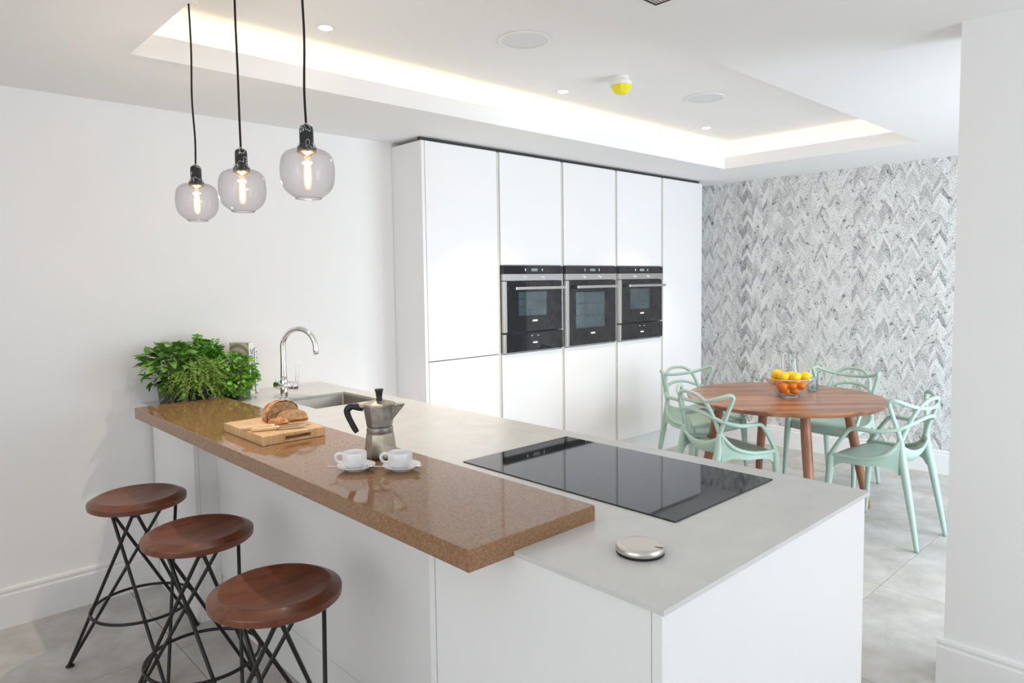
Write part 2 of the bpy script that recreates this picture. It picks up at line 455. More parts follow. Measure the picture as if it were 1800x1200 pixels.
# ceiling with its lit recess
bm = bmesh.new()
ft = .018
xs = [X0, CX0-ft, CX1+ft, XW]; ys = [Y0, CY0-ft, CY1+ft, YW]
slab(bm, xs, ys, lambda i, j: not (i == 1 and j == 1), ZL, ZL+.012)
ce = struct(obj('ceiling', bm, M['ceiling']))
d = .125
bm = bmesh.new()   # upper ceiling and the back walls of the cove
box(bm, CX0-d-.05, CX1+d+.05, CY0-d-.05, CY1+d+.05, ZU, ZU+.04)
box(bm, CX0-d-.05, CX0-d, CY0-d-.05, CY1+d+.05, ZL+.012, ZU); box(bm, CX1+d, CX1+d+.05, CY0-d-.05, CY1+d+.05, ZL+.012, ZU)
box(bm, CX0-d, CX1+d, CY0-d-.05, CY0-d, ZL+.012, ZU); box(bm, CX0-d, CX1+d, CY1+d, CY1+d+.05, ZL+.012, ZU)
obj('recess', bm, M['ceiling'], ce)
bm = bmesh.new(); zf = 2.392   # upstand round the opening that hides the light strip
box(bm, CX0-ft, CX0, CY0-ft, CY1+ft, ZL, zf); box(bm, CX1, CX1+ft, CY0-ft, CY1+ft, ZL, zf)
box(bm, CX0, CX1, CY0-ft, CY0, ZL, zf); box(bm, CX0, CX1, CY1, CY1+ft, ZL, zf)
obj('fascia', bm, M['ceiling'], ce)
bm = bmesh.new(); a, b = .040, .054; zz = ZL+.035
box(bm, CX0-b, CX0-a, CY0-b, CY1+b, zz, zz+.006); box(bm, CX1+a, CX1+b, CY0-b, CY1+b, zz, zz+.006)
box(bm, CX0-a, CX1+a, CY0-b, CY0-a, zz, zz+.006); box(bm, CX0-a, CX1+a, CY1+a, CY1+b, zz, zz+.006)
obj('led_strip', bm, M['led'], ce)['label'] = 'warm white light strip'

def skirting(name, p0, p1, nrm, h=.1726, t=.018):
    """board with a stepped, rounded top, from p0 to p1, standing off the wall along nrm"""
    prof = [(0, 0), (t, 0), (t, h-.032), (t-.004, h-.026), (t-.004, h-.018), (t-.001, h-.014), (t-.003, h-.004), (t-.009, h), (0, h)]
    bm = bmesh.new(); A = Vector((*p0, 0)); B = Vector((*p1, 0)); N = Vector((*nrm, 0))
    ra = [bm.verts.new(A+N*o+Vector((0, 0, z))) for o, z in prof]; rb = [bm.verts.new(B+N*o+Vector((0, 0, z))) for o, z in prof]
    for i in range(len(prof)):
        j = (i+1) % len(prof); bm.faces.new((ra[i], ra[j], rb[j], rb[i]))
    bm.faces.new(ra); bm.faces.new(rb[::-1])
    return struct(obj(name, bm, M['trim']))
skirting('baseboard_left', (X0, YW), (1.0, YW), (0, -1))
skirting('baseboard_back', (XW-.002, .75), (XW-.002, YW), (-1, 0))
skirting('baseboard_right', (XS0, Y0), (XS0, YS+.018), (-1, 0))

# ------------------------------------------------------------------ tall units
YC, XL, MOD = 3.3144, 2.4161, .6024
ZB, ZC, ZO1, ZO0 = .204, 2.2785, 1.556, .985
edges = [XL+.022, 3.016, 3.618, 4.221, 4.823, 5.425]
struct(boxobj('trim_1', (XL+.03, edges[-1], YC+.062, YC+.08, 0, ZB), M['unit']), 'white plinth under the tall cabinets')
struct(boxobj('trim_2', (XL+.012, edges[-1], YC+.03, YC+.05, ZC+.0005, ZL-.0005), M['dark']), 'dark shadow gap above the tall cabinets')
tall_labels = ['white larder cabinet at the left end of the tall run', 'white tall cabinet around the left oven with drawer',
               'white tall cabinet around the full height middle oven', 'white tall cabinet around the right oven with drawer',
               'white full height cabinet at the right end beside the wallpaper']
for k in range(5):
    x0, x1 = edges[k], edges[k+1]
    t = empty('tall_cabinet', ((x0+x1)/2, YC, 0)); w = (x1-x0)/2
    tag(t, tall_labels[k], 'cabinet', 'white tall cabinets along the wall')
    bm = bmesh.new(); D = YW-YC-.002     # carcass of boards
    g = .0005
    box(bm, -w+g, -w+.018, .024, D, ZB, ZC); box(bm, w-.018, w-g, .024, D, ZB, ZC)
    box(bm, -w+.018, w-.018, .024, D, ZB, ZB+.018); box(bm, -w+.018, w-.018, .024, D, ZC-.018, ZC); box(bm, -w+.018, w-.018, D-.008, D, ZB+.018, ZC-.018)
    if 0 < k < 4:
        box(bm, -w+.018, w-.018, .03, D-.008, ZO1+.002, ZO1+.02); box(bm, -w+.018, w-.018, .03, D-.008, ZO0-.02, ZO0-.002)
    obj('carcass', bm, M['unit'], t)
    gl = .004 if k == 0 else .014
    if k < 4:   # recessed grip channel between neighbouring doors
        boxobj('grip_channel', (w-.012, w+.012, .010, .0235, ZB, ZC-.002), M['channel'], t)
    dx0, dx1 = -w+gl, w-.014 if k < 4 else w
    if k == 0:
        boxobj('end_panel', (-w-.022, -w, .0, D, 0, ZC), M['unit'], t, bev=.0015)
        zs = [(ZB, .981), (.986, ZC)]
    elif k == 4: zs = [(ZB, ZC)]
    else: zs = [(ZB, ZO0-.008), (ZO1+.006, ZC)]
    for a, b in zs:
        boxobj('door', (dx0, dx1, 0, .022, a, b), M['unit'], t, bev=.002)

# ovens -------------------------------------------------------------
def oven(name, cx, z0, z1, label, cat, kind):
    """kind: 'oven', 'compact' or 'drawer'"""
    o = empty(name, (cx, YC, z0)); tag(o, label, cat, 'built-in ovens and drawers in the tall cabinets')
    w = .2835; hh = z1-z0; yf = -.018
    if kind == 'drawer':
        boxobj('front_panel', (-w+.022, w-.006, yf, .01, .003, hh-.004), M['bglass'], o, bev=.002)
        boxobj('side_trim', (-w, -w+.021, yf+.001, .01, .003, hh-.006), M['steel'], o, bev=.001)
        boxobj('side_trim', (w-.0055, w, yf+.001, .01, .003, hh-.006), M['steel'], o)
        boxobj('badge', (-.022, .022, yf-.0015, yf, hh*.40, hh*.40+.011), M['print'], o)
        for s in (-.03, .03): 
            bm = bmesh.new(); box(bm, s-.006, s+.006, yf-.001, yf, hh*.78, hh*.78+.005); obj('indicator', bm, M['print'], o)
        return o
    zp = hh-.053; zs = zp-.045; zd = zs-.004
    cp = boxobj('control_panel', (-w, w, yf, .01, zp, hh), M['bglass'], o, bev=.0015)
    bm = bmesh.new(); box(bm, -.030, .030, yf-.001, yf, zp+.018, zp+.036); obj('display', bm, mat('dim_display', (.25, .30, .32), .2), cp)
    for s in (-.085, .075):
        bm = bmesh.new(); box(bm, s-.004, s+.004, yf-.001, yf, zp+.019, zp+.035); obj('symbol', bm, M['print'], cp)
    st = boxobj('fascia_strip', (-w, w, yf, .01, zs, zp-.001), M['steel'], o, bev=.001)
    for s in (-.085, .085):
        for q in (-.008, .008):
            boxobj('button', (s+q-.006, s+q+.006, yf-.004, yf, zs+.014+(.006 if q < 0 else 0), zs+.024+(.006 if q < 0 else 0)), M['chrome'], st, bev=.001)
    boxobj('side_trim', (-w, -w+.030, yf+.002, .01, .003, zd), M['steel'], o, bev=.001)
    boxobj('side_trim', (w-.014, w, yf+.002, .01, .003, zd), M['steel'], o)
    # door: black glass sheet with a window in it
    a0, a1 = -w+.031, w-.015
    if kind == 'oven': wx0, wx1, wz0, wz1 = -.185, .150, zd*.27, zd*.82
    else: wx0, wx1, wz0, wz1 = -.150, .125, zd*.32, zd*.79
    bm = bmesh.new()
    slab(bm, [a0, wx0, wx1, a1], [.004, wz0, wz1, zd], lambda i, j: not (i == 1 and j == 1), 0, .016)
    bmesh.ops.transform(bm, matrix=Matrix(((1, 0, 0, 0), (0, 0, -1, -.002), (0, 1, 0, 0), (0, 0, 0, 1))), verts=bm.verts)
    dr = obj('door', bm, M['bglass'], o)
    boxobj('window', (wx0, wx1, yf+.001, yf+.004, wz0, wz1), M['ovenpane'], dr)
    hz = zd-.046
    bm = bmesh.new(); box(bm, a0+.045, a1+.004, yf-.040, yf-.024, hz-.010, hz+.010, bev=.003)
    for s in (a0+.06, a1-.02): box(bm, s-.008, s+.008, yf-.026, yf-.0005, hz-.006, hz+.006)
    obj('handle', bm, M['steel'], dr)
    boxobj('badge', (-.024, .024, yf-.0015, yf, wz0*.62, wz0*.62+.012), M['print'], dr)
    # pale blue-grey cavity behind the window, with two wire racks
    bm = bmesh.new(); e = .012; yb = .20
    for b in ((wx0-e-.004, wx0-e, .004, yb, wz0-e, wz1+e), (wx1+e, wx1+e+.004, .004, yb, wz0-e, wz1+e), (wx0-e, wx1+e, .004, yb, wz0-e-.004, wz0-e), (wx0-e, wx1+e, .004, yb, wz1+e, wz1+e+.004), (wx0-e, wx1+e, yb, yb+.004, wz0-e, wz1+e)):
        box(bm, *b)
    cv = obj('cavity', bm, M['ovencav'], o)
    bm = bmesh.new()
    for q in (.30, .66):
        zz = wz0+(wz1-wz0)*q
        for yy in (.02, .18): tube(bm, [(wx0-.008, yy, zz), (wx1+.008, yy, zz)], .0028, 6)
        for s in range(9):
            xx = wx0+(wx1-wx0)*s/8; tube(bm, [(xx, .02, zz), (xx, .18, zz)], .0016, 5)
    obj('rack', bm, M['steel'], cv)
    return o
oc = [(edges[k]+edges[k+1])/2 for k in (1, 2, 3)]
oven('compact_oven', oc[0], 1.117, ZO1, 'black compact oven on the left, above its warming drawer', 'oven', 'compact')
oven('warming_drawer', oc[0], ZO0, 1.115, 'black glass warming drawer under the left compact oven', 'drawer', 'drawer')
oven('full_oven', oc[1], ZO0, ZO1, 'tall black oven in the middle with a large window and no drawer below', 'oven', 'oven')
oven('compact_oven', oc[2], 1.117, ZO1, 'black compact oven on the right, above its warming drawer', 'oven', 'compact')
oven('warming_drawer', oc[2], ZO0, 1.115, 'black glass warming drawer under the right compact oven', 'drawer', 'drawer')

# ------------------------------------------------------------------ island
IX0, IX1, IY0 = .961, 1.892, .6562
BX0, BX1, BY0, BY1 = .8397, 1.223, 1.0244, 3.2713
ZT0, ZT, ZBAR = .8895, .900, .9357
SX0, SX1, SY0, SY1 = 1.462, 1.798, 2.838, 3.186       # sink cut-out
isl = empty('kitchen_island', (0, 0, 0))
tag(isl, 'white handleless island cabinet that carries the grey and brown worktops', 'island')
b0 = ZT0-.0006
boxobj('end_panel', (.968, 1.880, .664, .686, 0, b0), M['unit'], isl, bev=.0015)
boxobj('side_panel', (.968, .988, .6875, 1.308, 0, b0), M['unit'], isl, bev=.0015)
boxobj('filler_panel', (.966, .988, 1.310, 1.332, 0, b0), M['unit'], isl, bev=.0015)
boxobj('return_panel', (.990, 1.096, 1.314, 1.332, 0, b0), M['unit'], isl)
boxobj('back_panel', (1.097, 1.115, 1.3325, 3.0695, .187, b0), M['unit'], isl, bev=.001)
boxobj('plinth', (1.099, 1.115, 1.3325, 3.0695, 0, .183), M['unit'], isl, bev=.001)
boxobj('side_panel', (1.0, 1.02, 3.05, YW-.019, 0, b0), M['unit'], isl, bev=.0015)
boxobj('return_panel', (1.0205, 1.0965, 3.05, 3.07, 0, b0), M['unit'], isl)
bm = bmesh.new()
box(bm, 1.8, 1.872, .69, YW-.002, .10, b0); box(bm, 1.116, 1.79, .69, .71, 0.1, b0); box(bm, 1.117, 1.79, 3.58, YW-.002, .1, b0)
box(bm, 1.117, 1.79, .71, 3.58, .10, .12)
obj('carcass', bm, M['unit'], isl)

xs = [IX0, BX1, SX0, SX1, IX1]; ys = [IY0, BY0, BY1-.4332, BY1-.0852, BY1, YW-.0005]
xs = [IX0, BX1, SX0, SX1, IX1]; ys = [IY0, BY0, SY0, SY1, BY1, YW-.0005]
def keep(i, j):
    if i == 0 and 1 <= j <= 3: return False
    if i == 2 and j == 2: return False
    return True
bm = bmesh.new(); slab(bm, xs, ys, keep, ZT0, ZT)
es = [e for e in bm.edges if len(e.link_faces) == 2 and e.calc_face_angle(0) > 1 and all(v.co.z > ZT-.0001 for v in e.verts)]
bmesh.ops.bevel(bm, geom=es, offset=.0012, segments=2, affect='EDGES')
tag(obj('worktop', bm, M['worktop']), 'thin pale grey ceramic worktop holding the hob and sink', 'worktop')
bm = bmesh.new(); box(bm, BX0, BX1-.0004, BY0+.0004, BY1-.0004, ZT0, ZBAR, bev=.0015)
tag(obj('breakfast_bar', bm, M['bar']), 'thick glossy brown stone breakfast bar raised along the island edge', 'worktop')

bm = bmesh.new(); box(bm, 1.336, 1.812, .881, 1.650, ZT+.0003, ZT+.0035, bev=.0012)
hob = tag(obj('induction_hob', bm, M['hob']), 'black glass induction hob set on the grey worktop', 'hob')

# sink: a steel bowl hung below the cut-out
bm = bmesh.new(); r = .03
def rrect(x0, x1, y0, y1, r, n=5):
    o = []
    for cx, cy, a in ((x1-r, y1-r, 0), (x0+r, y1-r, 90), (x0+r, y0+r, 180), (x1-r, y0+r, 270)):
        for k in range(n+1):
            t = math.radians(a+90*k/n); o.append((cx+r*math.cos(t), cy+r*math.sin(t)))
    return o
lv = [(-.012, ZT0-.0012, .012), (.001, ZT0-.0012, .012), (.003, ZT0-.006, .012), (.006, .74, .014), (.020, .715, .03), (.05, .708, .05)]
loops = []
for ins, z, rr in lv:
    loops.append([bm.verts.new((x, y, z)) for x, y in rrect(SX0+ins, SX1-ins, SY0+ins, SY1-ins, rr)])
for A, B in zip(loops, loops[1:]):
    for k in range(len(A)):
        j = (k+1) % len(A); bm.faces.new((A[k], A[j], B[j], B[k]))
bm.faces.new(loops[-1])
snk = obj('sink', bm, M['sinksteel'], smooth=False, autosmooth=40)
sm = snk.modifiers.new('thick', 'SOLIDIFY'); sm.thickness = .0012; sm.offset = 1
tag(snk, 'square undermount steel sink bowl sunk in the worktop', 'sink')
bm = bmesh.new(); lathe(bm, [(0, .7100), (.035, .7100), (.038, .7085), (.038, .7082)], 20, (SX0+SX1)/2, (SY0+SY1)/2); obj('drain', bm, M['chrome'], snk)

# tap ---------------------------------------------------------------
tx, ty = 1.496, 3.224
tap = empty('kitchen_tap', (tx, ty, ZT)); tag(tap, 'chrome kitchen tap with a tall arched swan neck behind the sink', 'tap')
dv = Vector((.5, -.866, 0))
bm = bmesh.new(); lathe(bm, [(0, 0), (.027, 0), (.027, .006), (.0195, .010), (.0195, .086), (.018, .092), (0, .092)], 24); obj('base', bm, M['chrome'], tap, autosmooth=40)
bm = bmesh.new(); c = Vector((0, 0, .064)); e = Vector((.62, -.78, 0))
def cyl(bm, a, b, prof, n=20):
    """prof: (t 0..1, radius)"""
    a, b = Vector(a), Vector(b)
    tube(bm, [a+(b-a)*t for t, _ in prof], [q for _, q in prof], n)
cyl(bm, c-e*.050, c+e*.058, [(0, .017), (.03, .0205), (.97, .0215), (1, .018)])
obj('mixer_body', bm, M['chrome'], tap, autosmooth=50)
bm = bmesh.new(); cyl(bm, c+e*.0585, c+e*.074, [(0, .022), (.8, .022), (1, .019)])
kn = obj('lever', bm, M['chrome'], tap, autosmooth=50)
bm = bmesh.new(); cyl(bm, c+e*.066+Vector((0, 0, .016)), c+e*.072+Vector((0, 0, .098)), [(0, .008), (.5, .0065), (1, .0055)], 12); obj('lever_arm', bm, M['chrome'], kn, autosmooth=50)
bm = bmesh.new(); cyl(bm, c-e*.036+Vector((0, 0, .015)), c-e*.036+Vector((0, 0, .034)), [(0, .006), (1, .005)], 12); obj('button', bm, M['chrome'], tap, autosmooth=50)
R_ = .0915; zc_ = .250
path = [(0, 0, .088), (0, 0, .11), (0, 0, .18)]
for k in range(25):
    a = PI - (PI*1.04)*k/24
    path.append((dv.x*(R_+R_*math.cos(a)), dv.y*(R_+R_*math.cos(a)), zc_+R_*math.sin(a)))
q = path[-1]; path.append((q[0]+dv.x*.004, q[1]+dv.y*.004, q[2]-.020))
bm = bmesh.new(); tube(bm, path, [.0165]*2+[.0135]+[.0135]*(len(path)-3), 16); obj('spout', bm, M['chrome'], tap, smooth=True)

# pop-up socket -----------------------------------------------------
pu = empty('popup_socket', (1.140, .836, ZT)); tag(pu, 'round brushed metal pop-up socket on the near corner of the worktop', 'socket')
bm = bmesh.new(); lathe(bm, [(0, .0003), (.049, .0003), (.049, .004), (.046, .0045), (0, .0045)], 48); obj('gasket', bm, M['black'], pu, autosmooth=40)
bm = bmesh.new(); lathe(bm, [(0, .0047), (.0485, .0047), (.050, .007), (.050, .013), (.048, .0165), (.0385, .0178), (.0375, .0168), (.0365, .0178), (0, .0182)], 56); obj('cap', bm, M['nickel'], pu, autosmooth=35)
bm = bmesh.new(); box(bm, .030, .050, -.006, .006, .0183, .0197, bev=.0006); tb = obj('latch', bm, M['nickel'], pu); tb.rotation_euler = (0, 0, math.radians(-65))

# ------------------------------------------------------------------ things on the bar
# chopping board with a grip slot in its near edge
bx0, bx1, by0, by1, bz0 = .927, 1.146, 2.165, 2.493, ZBAR+.0012
bm = bmesh.new(); cxm = (bx0+bx1)/2 + .012; bt = .0295
xs = [bx0, cxm-.046, cxm+.046, bx1]; zs = [bz0, bz0+.0085, bz0+.0205, bz0+bt]
ys_cut = .035
# body behind the slot
box(bm, bx0, bx1, by0+ys_cut, by1, bz0, bz0+bt)
for i in range(3):
    for k in range(3):
        if i == 1 and k == 1: continue
        box(bm, xs[i], xs[i+1], by0, by0+ys_cut, zs[k], zs[k+1])
bmesh.ops.remove_doubles(bm, verts=bm.verts, dist=1e-5)
cb = obj('chopping_board', bm, M['board'])
tag(cb, 'thick end-grain wooden chopping board with a slot grip', 'board')

bzt = bz0+bt
# loaf: half a round sourdough, cut face towards the camera side
ce_, na = Vector((.997, -.08, 0)), Vector((.08, .997, 0))
C0 = Vector((1.094, 2.372, bzt+.0005))
def arch(t, w, h):   # outline of the cut face, t 0..1 from left foot to right foot
    a = PI*(1-t)
    c, s = math.cos(a), math.sin(a)
    return (w*math.copysign(abs(c)**.85, c), h*abs(s)**.72)
loaf = empty('bread_loaf', (0, 0, 0)); tag(loaf, 'rustic brown loaf with its cut face showing, on the chopping board', 'bread')
def loaf_mesh(w, h, length, n=22, m=12, seed=1):
    rnd = random.Random(seed); bm = bmesh.new(); rows = []
    for j in range(m+1):
        s = j/m; k = math.sqrt(max(0, 1-(s*.985)**2.3)); row = []
        for i in range(n+1):
            a, z = arch(i/n, w*k, h*(k**.85))
            score = -.011*max(0, math.sin((i/n*1.6+s*4.6)*2*PI*.72))**4 * math.sin(PI*i/n)
            nz = (rnd.random()-.5)*.0030
            zz = z*(1+score/h*2)+nz*math.sin(PI*i/n)
            row.append(bm.verts.new(C0+ce_*(a+nz)+na*(length*s)+Vector((0, 0, max(0, zz)))))
        rows.append(row)
    for A, B in zip(rows, rows[1:]):
        for i in range(n): bm.faces.new((A[i], A[i+1], B[i+1], B[i]))
    bm.faces.new(rows[-1])
    bot = [r[0] for r in rows] + [r[-1] for r in rows[::-1]]
    bm.faces.new(bot)
    return bm
obj('crust', loaf_mesh(.060, .072, .128), M['crust'], loaf, smooth=True)
bm = bmesh.new()
vs = [bm.verts.new(C0 - na*.0006 + ce_*arch(i/28, .0572, .0685)[0] + Vector((0, 0, .0005+arch(i/28, .0572, .0685)[1]))) for i in range(29)]
vb = [bm.verts.new(v.co + na*.004) for v in vs]
bm.faces.new(vs); bm.faces.new(vb[::-1])
for i in range(29):
    j = (i+1) % 29; bm.faces.new((vs[i], vs[j], vb[j], vb[i]))
obj('crumb', bm, M['crumb'], loaf)['label'] = 'cut face of pale holed crumb'

def slice_(name, w, h, th, label, crumb=True):
    """slice lying in its own frame: x along width, z up, y thickness"""
    o = empty(name); tag(o, label, 'bread', 'bread slices on the chopping board')
    n = 26; bm = bmesh.new()
    P = [arch(i/n, w, h) for i in range(n+1)]
    f = [bm.verts.new((x, 0, z)) for x, z in P]; b = [bm.verts.new((x*1.0, th, z)) for x, z in P]
    for i in range(n+1):
        j = (i+1) % (n+1); bm.faces.new((f[i], f[j], b[j], b[i]))
    bm.faces.new(b[::-1])
    bm.faces.new(f)
    obj('crust', bm, M['crust'], o, autosmooth=40)
    if not crumb: return o
    bm = bmesh.new(); P2 = [(x*.945, z*.93+.0012) for x, z in P]
    f = [bm.verts.new((x, -.0008, z)) for x, z in P2]; b = [bm.verts.new((x, .002, z)) for x, z in P2]
    bm.faces.new(f); bm.faces.new(b[::-1])
    for i in range(n+1):
        j = (i+1) % (n+1); bm.faces.new((f[i], f[j], b[j], b[i]))
    obj('crumb', bm, M['crumb'], o)
    return o
s1 = slice_('bread_slice', .055, .047, .012, 'slice of bread leaning back against the cut face of the loaf')
s1.location = (1.106, 2.322, bzt+.0078); s1.rotation_euler = (math.radians(-46), 0, math.radians(-12))
s2 = slice_('bread_slice', .038, .030, .012, 'small crusty end slice lying in front of the leaning slice', crumb=False)
s2.location = (1.044, 2.300, bzt+.0065); s2.rotation_euler = (math.radians(-52), 0, math.radians(6))

def knife(name, p0, p1, label, bl=.135, hw=.0075):
    a, b = Vector((*p0, 0)), Vector((*p1, 0)); d_ = (b-a).normalized(); L = (b-a).length
    o = empty(name, (p0[0], p0[1], bzt+.0006), math.atan2(d_.y, d_.x)); tag(o, label, 'knife', 'knives on the chopping board')
    hl = L-bl
    bm = bmesh.new(); pts = smooth_path([(0, 0, .007, .0045), (hl*.12, 0, .007, .0072), (hl*.5, 0, .007, .0065), (hl*.9, 0, .007, .0072), (hl, 0, .007, .0062)], 4)
    tube(bm, pts, [p[3] for p in pts], 10); obj('handle', bm, M['palewood'], o, smooth=True)
    bm = bmesh.new(); tube(bm, [(hl-.001, 0, .007), (hl+.008, 0, .007)], .0066, 10); obj('bolster', bm, M['steel'], o, autosmooth=40)
    out = [(hl+.007, -.008), (L*.80, -.0115), (L*.94, -.008), (L, .004), (L*.9, .0075), (hl+.007, .0075)]
    bm = bmesh.new(); poly_prism(bm, out, .0055, .0072); obj('blade', bm, M['blade'], o)
    return o
knife('bread_knife', (.916, 2.310), (1.136, 2.236), 'pale wood handled knife farther from the board edge, blade under the bread')
knife('table_knife', (.930, 2.266), (1.100, 2.206), 'pale wood handled knife nearer to the slotted board edge', .10)

# moka pot ------------------------------------------------------------
mp_ = empty('moka_pot', (1.120, 1.775, ZBAR+.0005)); tag(mp_, 'worn eight-sided aluminium stovetop coffee pot behind the cups', 'coffee pot')
view_r = Vector((.728, -.685, 0)); a_r = math.atan2(view_r.y, view_r.x)
mp_.rotation_euler = (0, 0, a_r)           # local +x points to the spout
oc8 = PI/8
bm = bmesh.new(); lathe(bm, [(0, 0), (.045, 0), (.0495, .004), (.0495, .010), (.0415, .072), (.040, .0755), (0, .0755)], 8, a0=oc8); obj('boiler', bm, M['alubase'], mp_)
bm = bmesh.new(); lathe(bm, [(0, .0757), (.0385, .0757), (.0395, .078), (.0395, .090), (.037, .093), (0, .093)], 32); obj('collar', bm, M['alu'], mp_, autosmooth=35)
bm = bmesh.new(); lathe(bm, [(0, .0932), (.037, .0932), (.0395, .0975), (.0490, .1575), (.0470, .1590), (0, .1590)], 8, a0=oc8)
up = obj('pouring_chamber', bm, M['alu'], mp_)
bm = bmesh.new()   # spout: a wedge that grows towards the rim
A = [(.0405, -.026, .158), (.0405, .026, .158), (.0385, -.016, .112), (.0385, .016, .112)]
tip = [(.0765, -.0045, .1600), (.0765, .0045, .1600), (.0715, 0, .1515)]
va = [bm.verts.new(p) for p in A]; vt = [bm.verts.new(p) for p in tip]
bm.faces.new((va[0], va[1], vt[1], vt[0])); bm.faces.new((va[0], vt[0], vt[2], va[2])); bm.faces.new((va[1], va[3], vt[2], vt[1])); bm.faces.new((va[2], vt[2], va[3])); bm.faces.new((vt[0], vt[1], vt[2])); bm.faces.new((va[0], va[2], va[3], va[1]))
obj('spout', bm, M['alu'], mp_)
bm = bmesh.new(); lathe(bm, [(0, .1592), (.0482, .1592), (.0482, .1612), (.044, .1640), (.020, .1715), (.008, .1725), (0, .1725)], 8, a0=oc8); lid = obj('lid', bm, M['alulid'], mp_)
bm = bmesh.new(); lathe(bm, [(0, .1727), (.0100, .1727), (.0088, .180), (.0112, .197), (.0138, .2035), (.0128, .2055), (0, .2065)], 8, a0=oc8); obj('knob', bm, M['bplastic'], lid, autosmooth=60)
bm = bmesh.new(); box(bm, -.060, -.044, -.010, .010, .150, .1625, bev=.002); obj('hinge', bm, M['alulid'], mp_)
bm = bmesh.new()
pts = smooth_path([(-.048, 0, .146, .0095), (-.062, 0, .151, .0128), (-.082, 0, .1545, .0125), (-.0965, 0, .144, .0122), (-.0955, 0, .128, .0112), (-.087, 0, .108, .0104), (-.076, 0, .086, .0104), (-.069, 0, .075, .0085)], 5)
tube(bm, pts, [p[3] for p in pts], 8, flat=.85); obj('handle', bm, M['bplastic'], mp_, autosmooth=60)

# cups, saucers, spoons -------------------------------------------------
def cup_set(cx, cy, which):
    sa = empty('saucer', (cx, cy, ZBAR+.0004)); tag(sa, 'white saucer under the %s coffee cup' % which, 'saucer', 'saucers on the breakfast bar')
    bm = bmesh.new(); lathe(bm, [(0, .0015), (.026, .0015), (.027, 0), (.030, 0), (.031, .002), (.046, .0095), (.0525, .0135), (.0535, .0150), (.0525, .0160), (.046, .0125), (.031, .0062), (.021, .0055), (0, .0055)], 40)
    obj('dish', bm, M['porcelain'], sa, smooth=True)
    cu = empty('coffee_cup', (cx-.002, cy+.004, ZBAR+.0064), a_r); tag(cu, 'white porcelain coffee cup, the %s' % which, 'cup', 'coffee cups on the breakfast bar')
    bm = bmesh.new()
    lathe(bm, [(0, .003), (.016, .003), (.018, 0), (.0205, 0), (.024, .003), (.0315, .013), (.0342, .024), (.0342, .036), (.0330, .0435), (.0322, .0445), (.0312, .0435), (.0318, .036), (.0316, .024), (.029, .014), (.022, .0055), (0, .0045)], 40)
    obj('bowl', bm, M['porcelain'], cu, smooth=True)
    bm = bmesh.new()
    pts = smooth_path([(-.0322, 0, .0375), (-.042, 0, .0400), (-.0515, 0, .0355), (-.0535, 0, .0265), (-.0485, 0, .0180), (-.040, 0, .0150), (-.0305, 0, .0160)], 5)
    tube(bm, pts, .0036, 8, flat=1.25); obj('handle', bm, M['porcelain'], cu, smooth=True)
    # spoon resting across the near side of the saucer, handle sticking out to the left
    sp = empty('teaspoon', (cx, cy, ZBAR+.0164), math.atan2(-.60, .80)+.16); tag(sp, 'steel teaspoon on the saucer of the %s cup' % which, 'spoon', 'teaspoons on the saucers')
    off = -.0395
    bm = bmesh.new()
    pts = smooth_path([(-.078, off+.002, .0095, .0032), (-.060, off+.001, .0075, .0026), (-.030, off, .0035, .0018), (.004, off, .0018, .0018), (.022, off, .0012, .0024)], 5)
    tube(bm, pts, [p[3] for p in pts], 8, flat=.55); obj('handle', bm, M['chrome'], sp, smooth=True)
    bm = bmesh.new(); n = 16; rows = []
    for j in range(5):
        s = j/4; row = []
        for k in range(n):
            a = 2*PI*k/n; row.append(bm.verts.new((.036+.0165*s*math.cos(a), off+.0098*s*math.sin(a), -.0022+.0040*s*s)))
        rows.append(row)
    for A_, B_ in zip(rows[1:], rows[2:]):
        for k in range(n): bm.faces.new((A_[k], A_[(k+1) % n], B_[(k+1) % n], B_[k]))
    for v in rows[0][1:]: pass
    bm.faces.new(rows[1]); bmesh.ops.delete(bm, geom=rows[0], context='VERTS')
    so = obj('scoop', bm, M['chrome'], sp, smooth=True); md = so.modifiers.new('thick', 'SOLIDIFY'); md.thickness = .0008
cup_set(.992, 1.700, 'left')
cup_set(1.082, 1.608, 'right')

# ------------------------------------------------------------------ herbs and books by the wall
def pot(parent, r, h, mt):
    bm = bmesh.new(); lathe(bm, [(0, 0), (r*.74, 0), (r*.78, .004), (r*.97, h-.014), (r*1.04, h-.013), (r*1.04, h), (r*.97, h), (r*.95, h-.012), (0, h-.012)], 28); obj('pot', bm, mt, parent, autosmooth=40)
    bm = bmesh.new(); lathe(bm, [(0, h-.009), (r*.5, h-.008), (r*.93, h-.0115)], 20); obj('soil', bm, M['soil'], parent)

def leaf_mesh(name, length, width, curl, mt, n=6, fold=.25):
    bm = bmesh.new(); L, C_, Rr = [], [], []
    for i in range(n+1):
        t = i/n; w = width*.5*math.sin(PI*min(1, t*.93+.05))**.8 * (1 if i not in (0, n) else .12)
        x = length*t; z = -curl*length*t*t
        C_.append(bm.verts.new((x, 0, z))); L.append(bm.verts.new((x, w, z+w*fold))); Rr.append(bm.verts.new((x, -w, z+w*fold)))
    for i in range(n):
        bm.faces.new((C_[i], C_[i+1], L[i+1], L[i])); bm.faces.new((C_[i], Rr[i], Rr[i+1], C_[i+1]))
    me = bpy.data.meshes.new(name); bm.to_mesh(me); bm.free(); me.materials.append(mt)
    for p in me.polygons: p.use_smooth = True
    return me

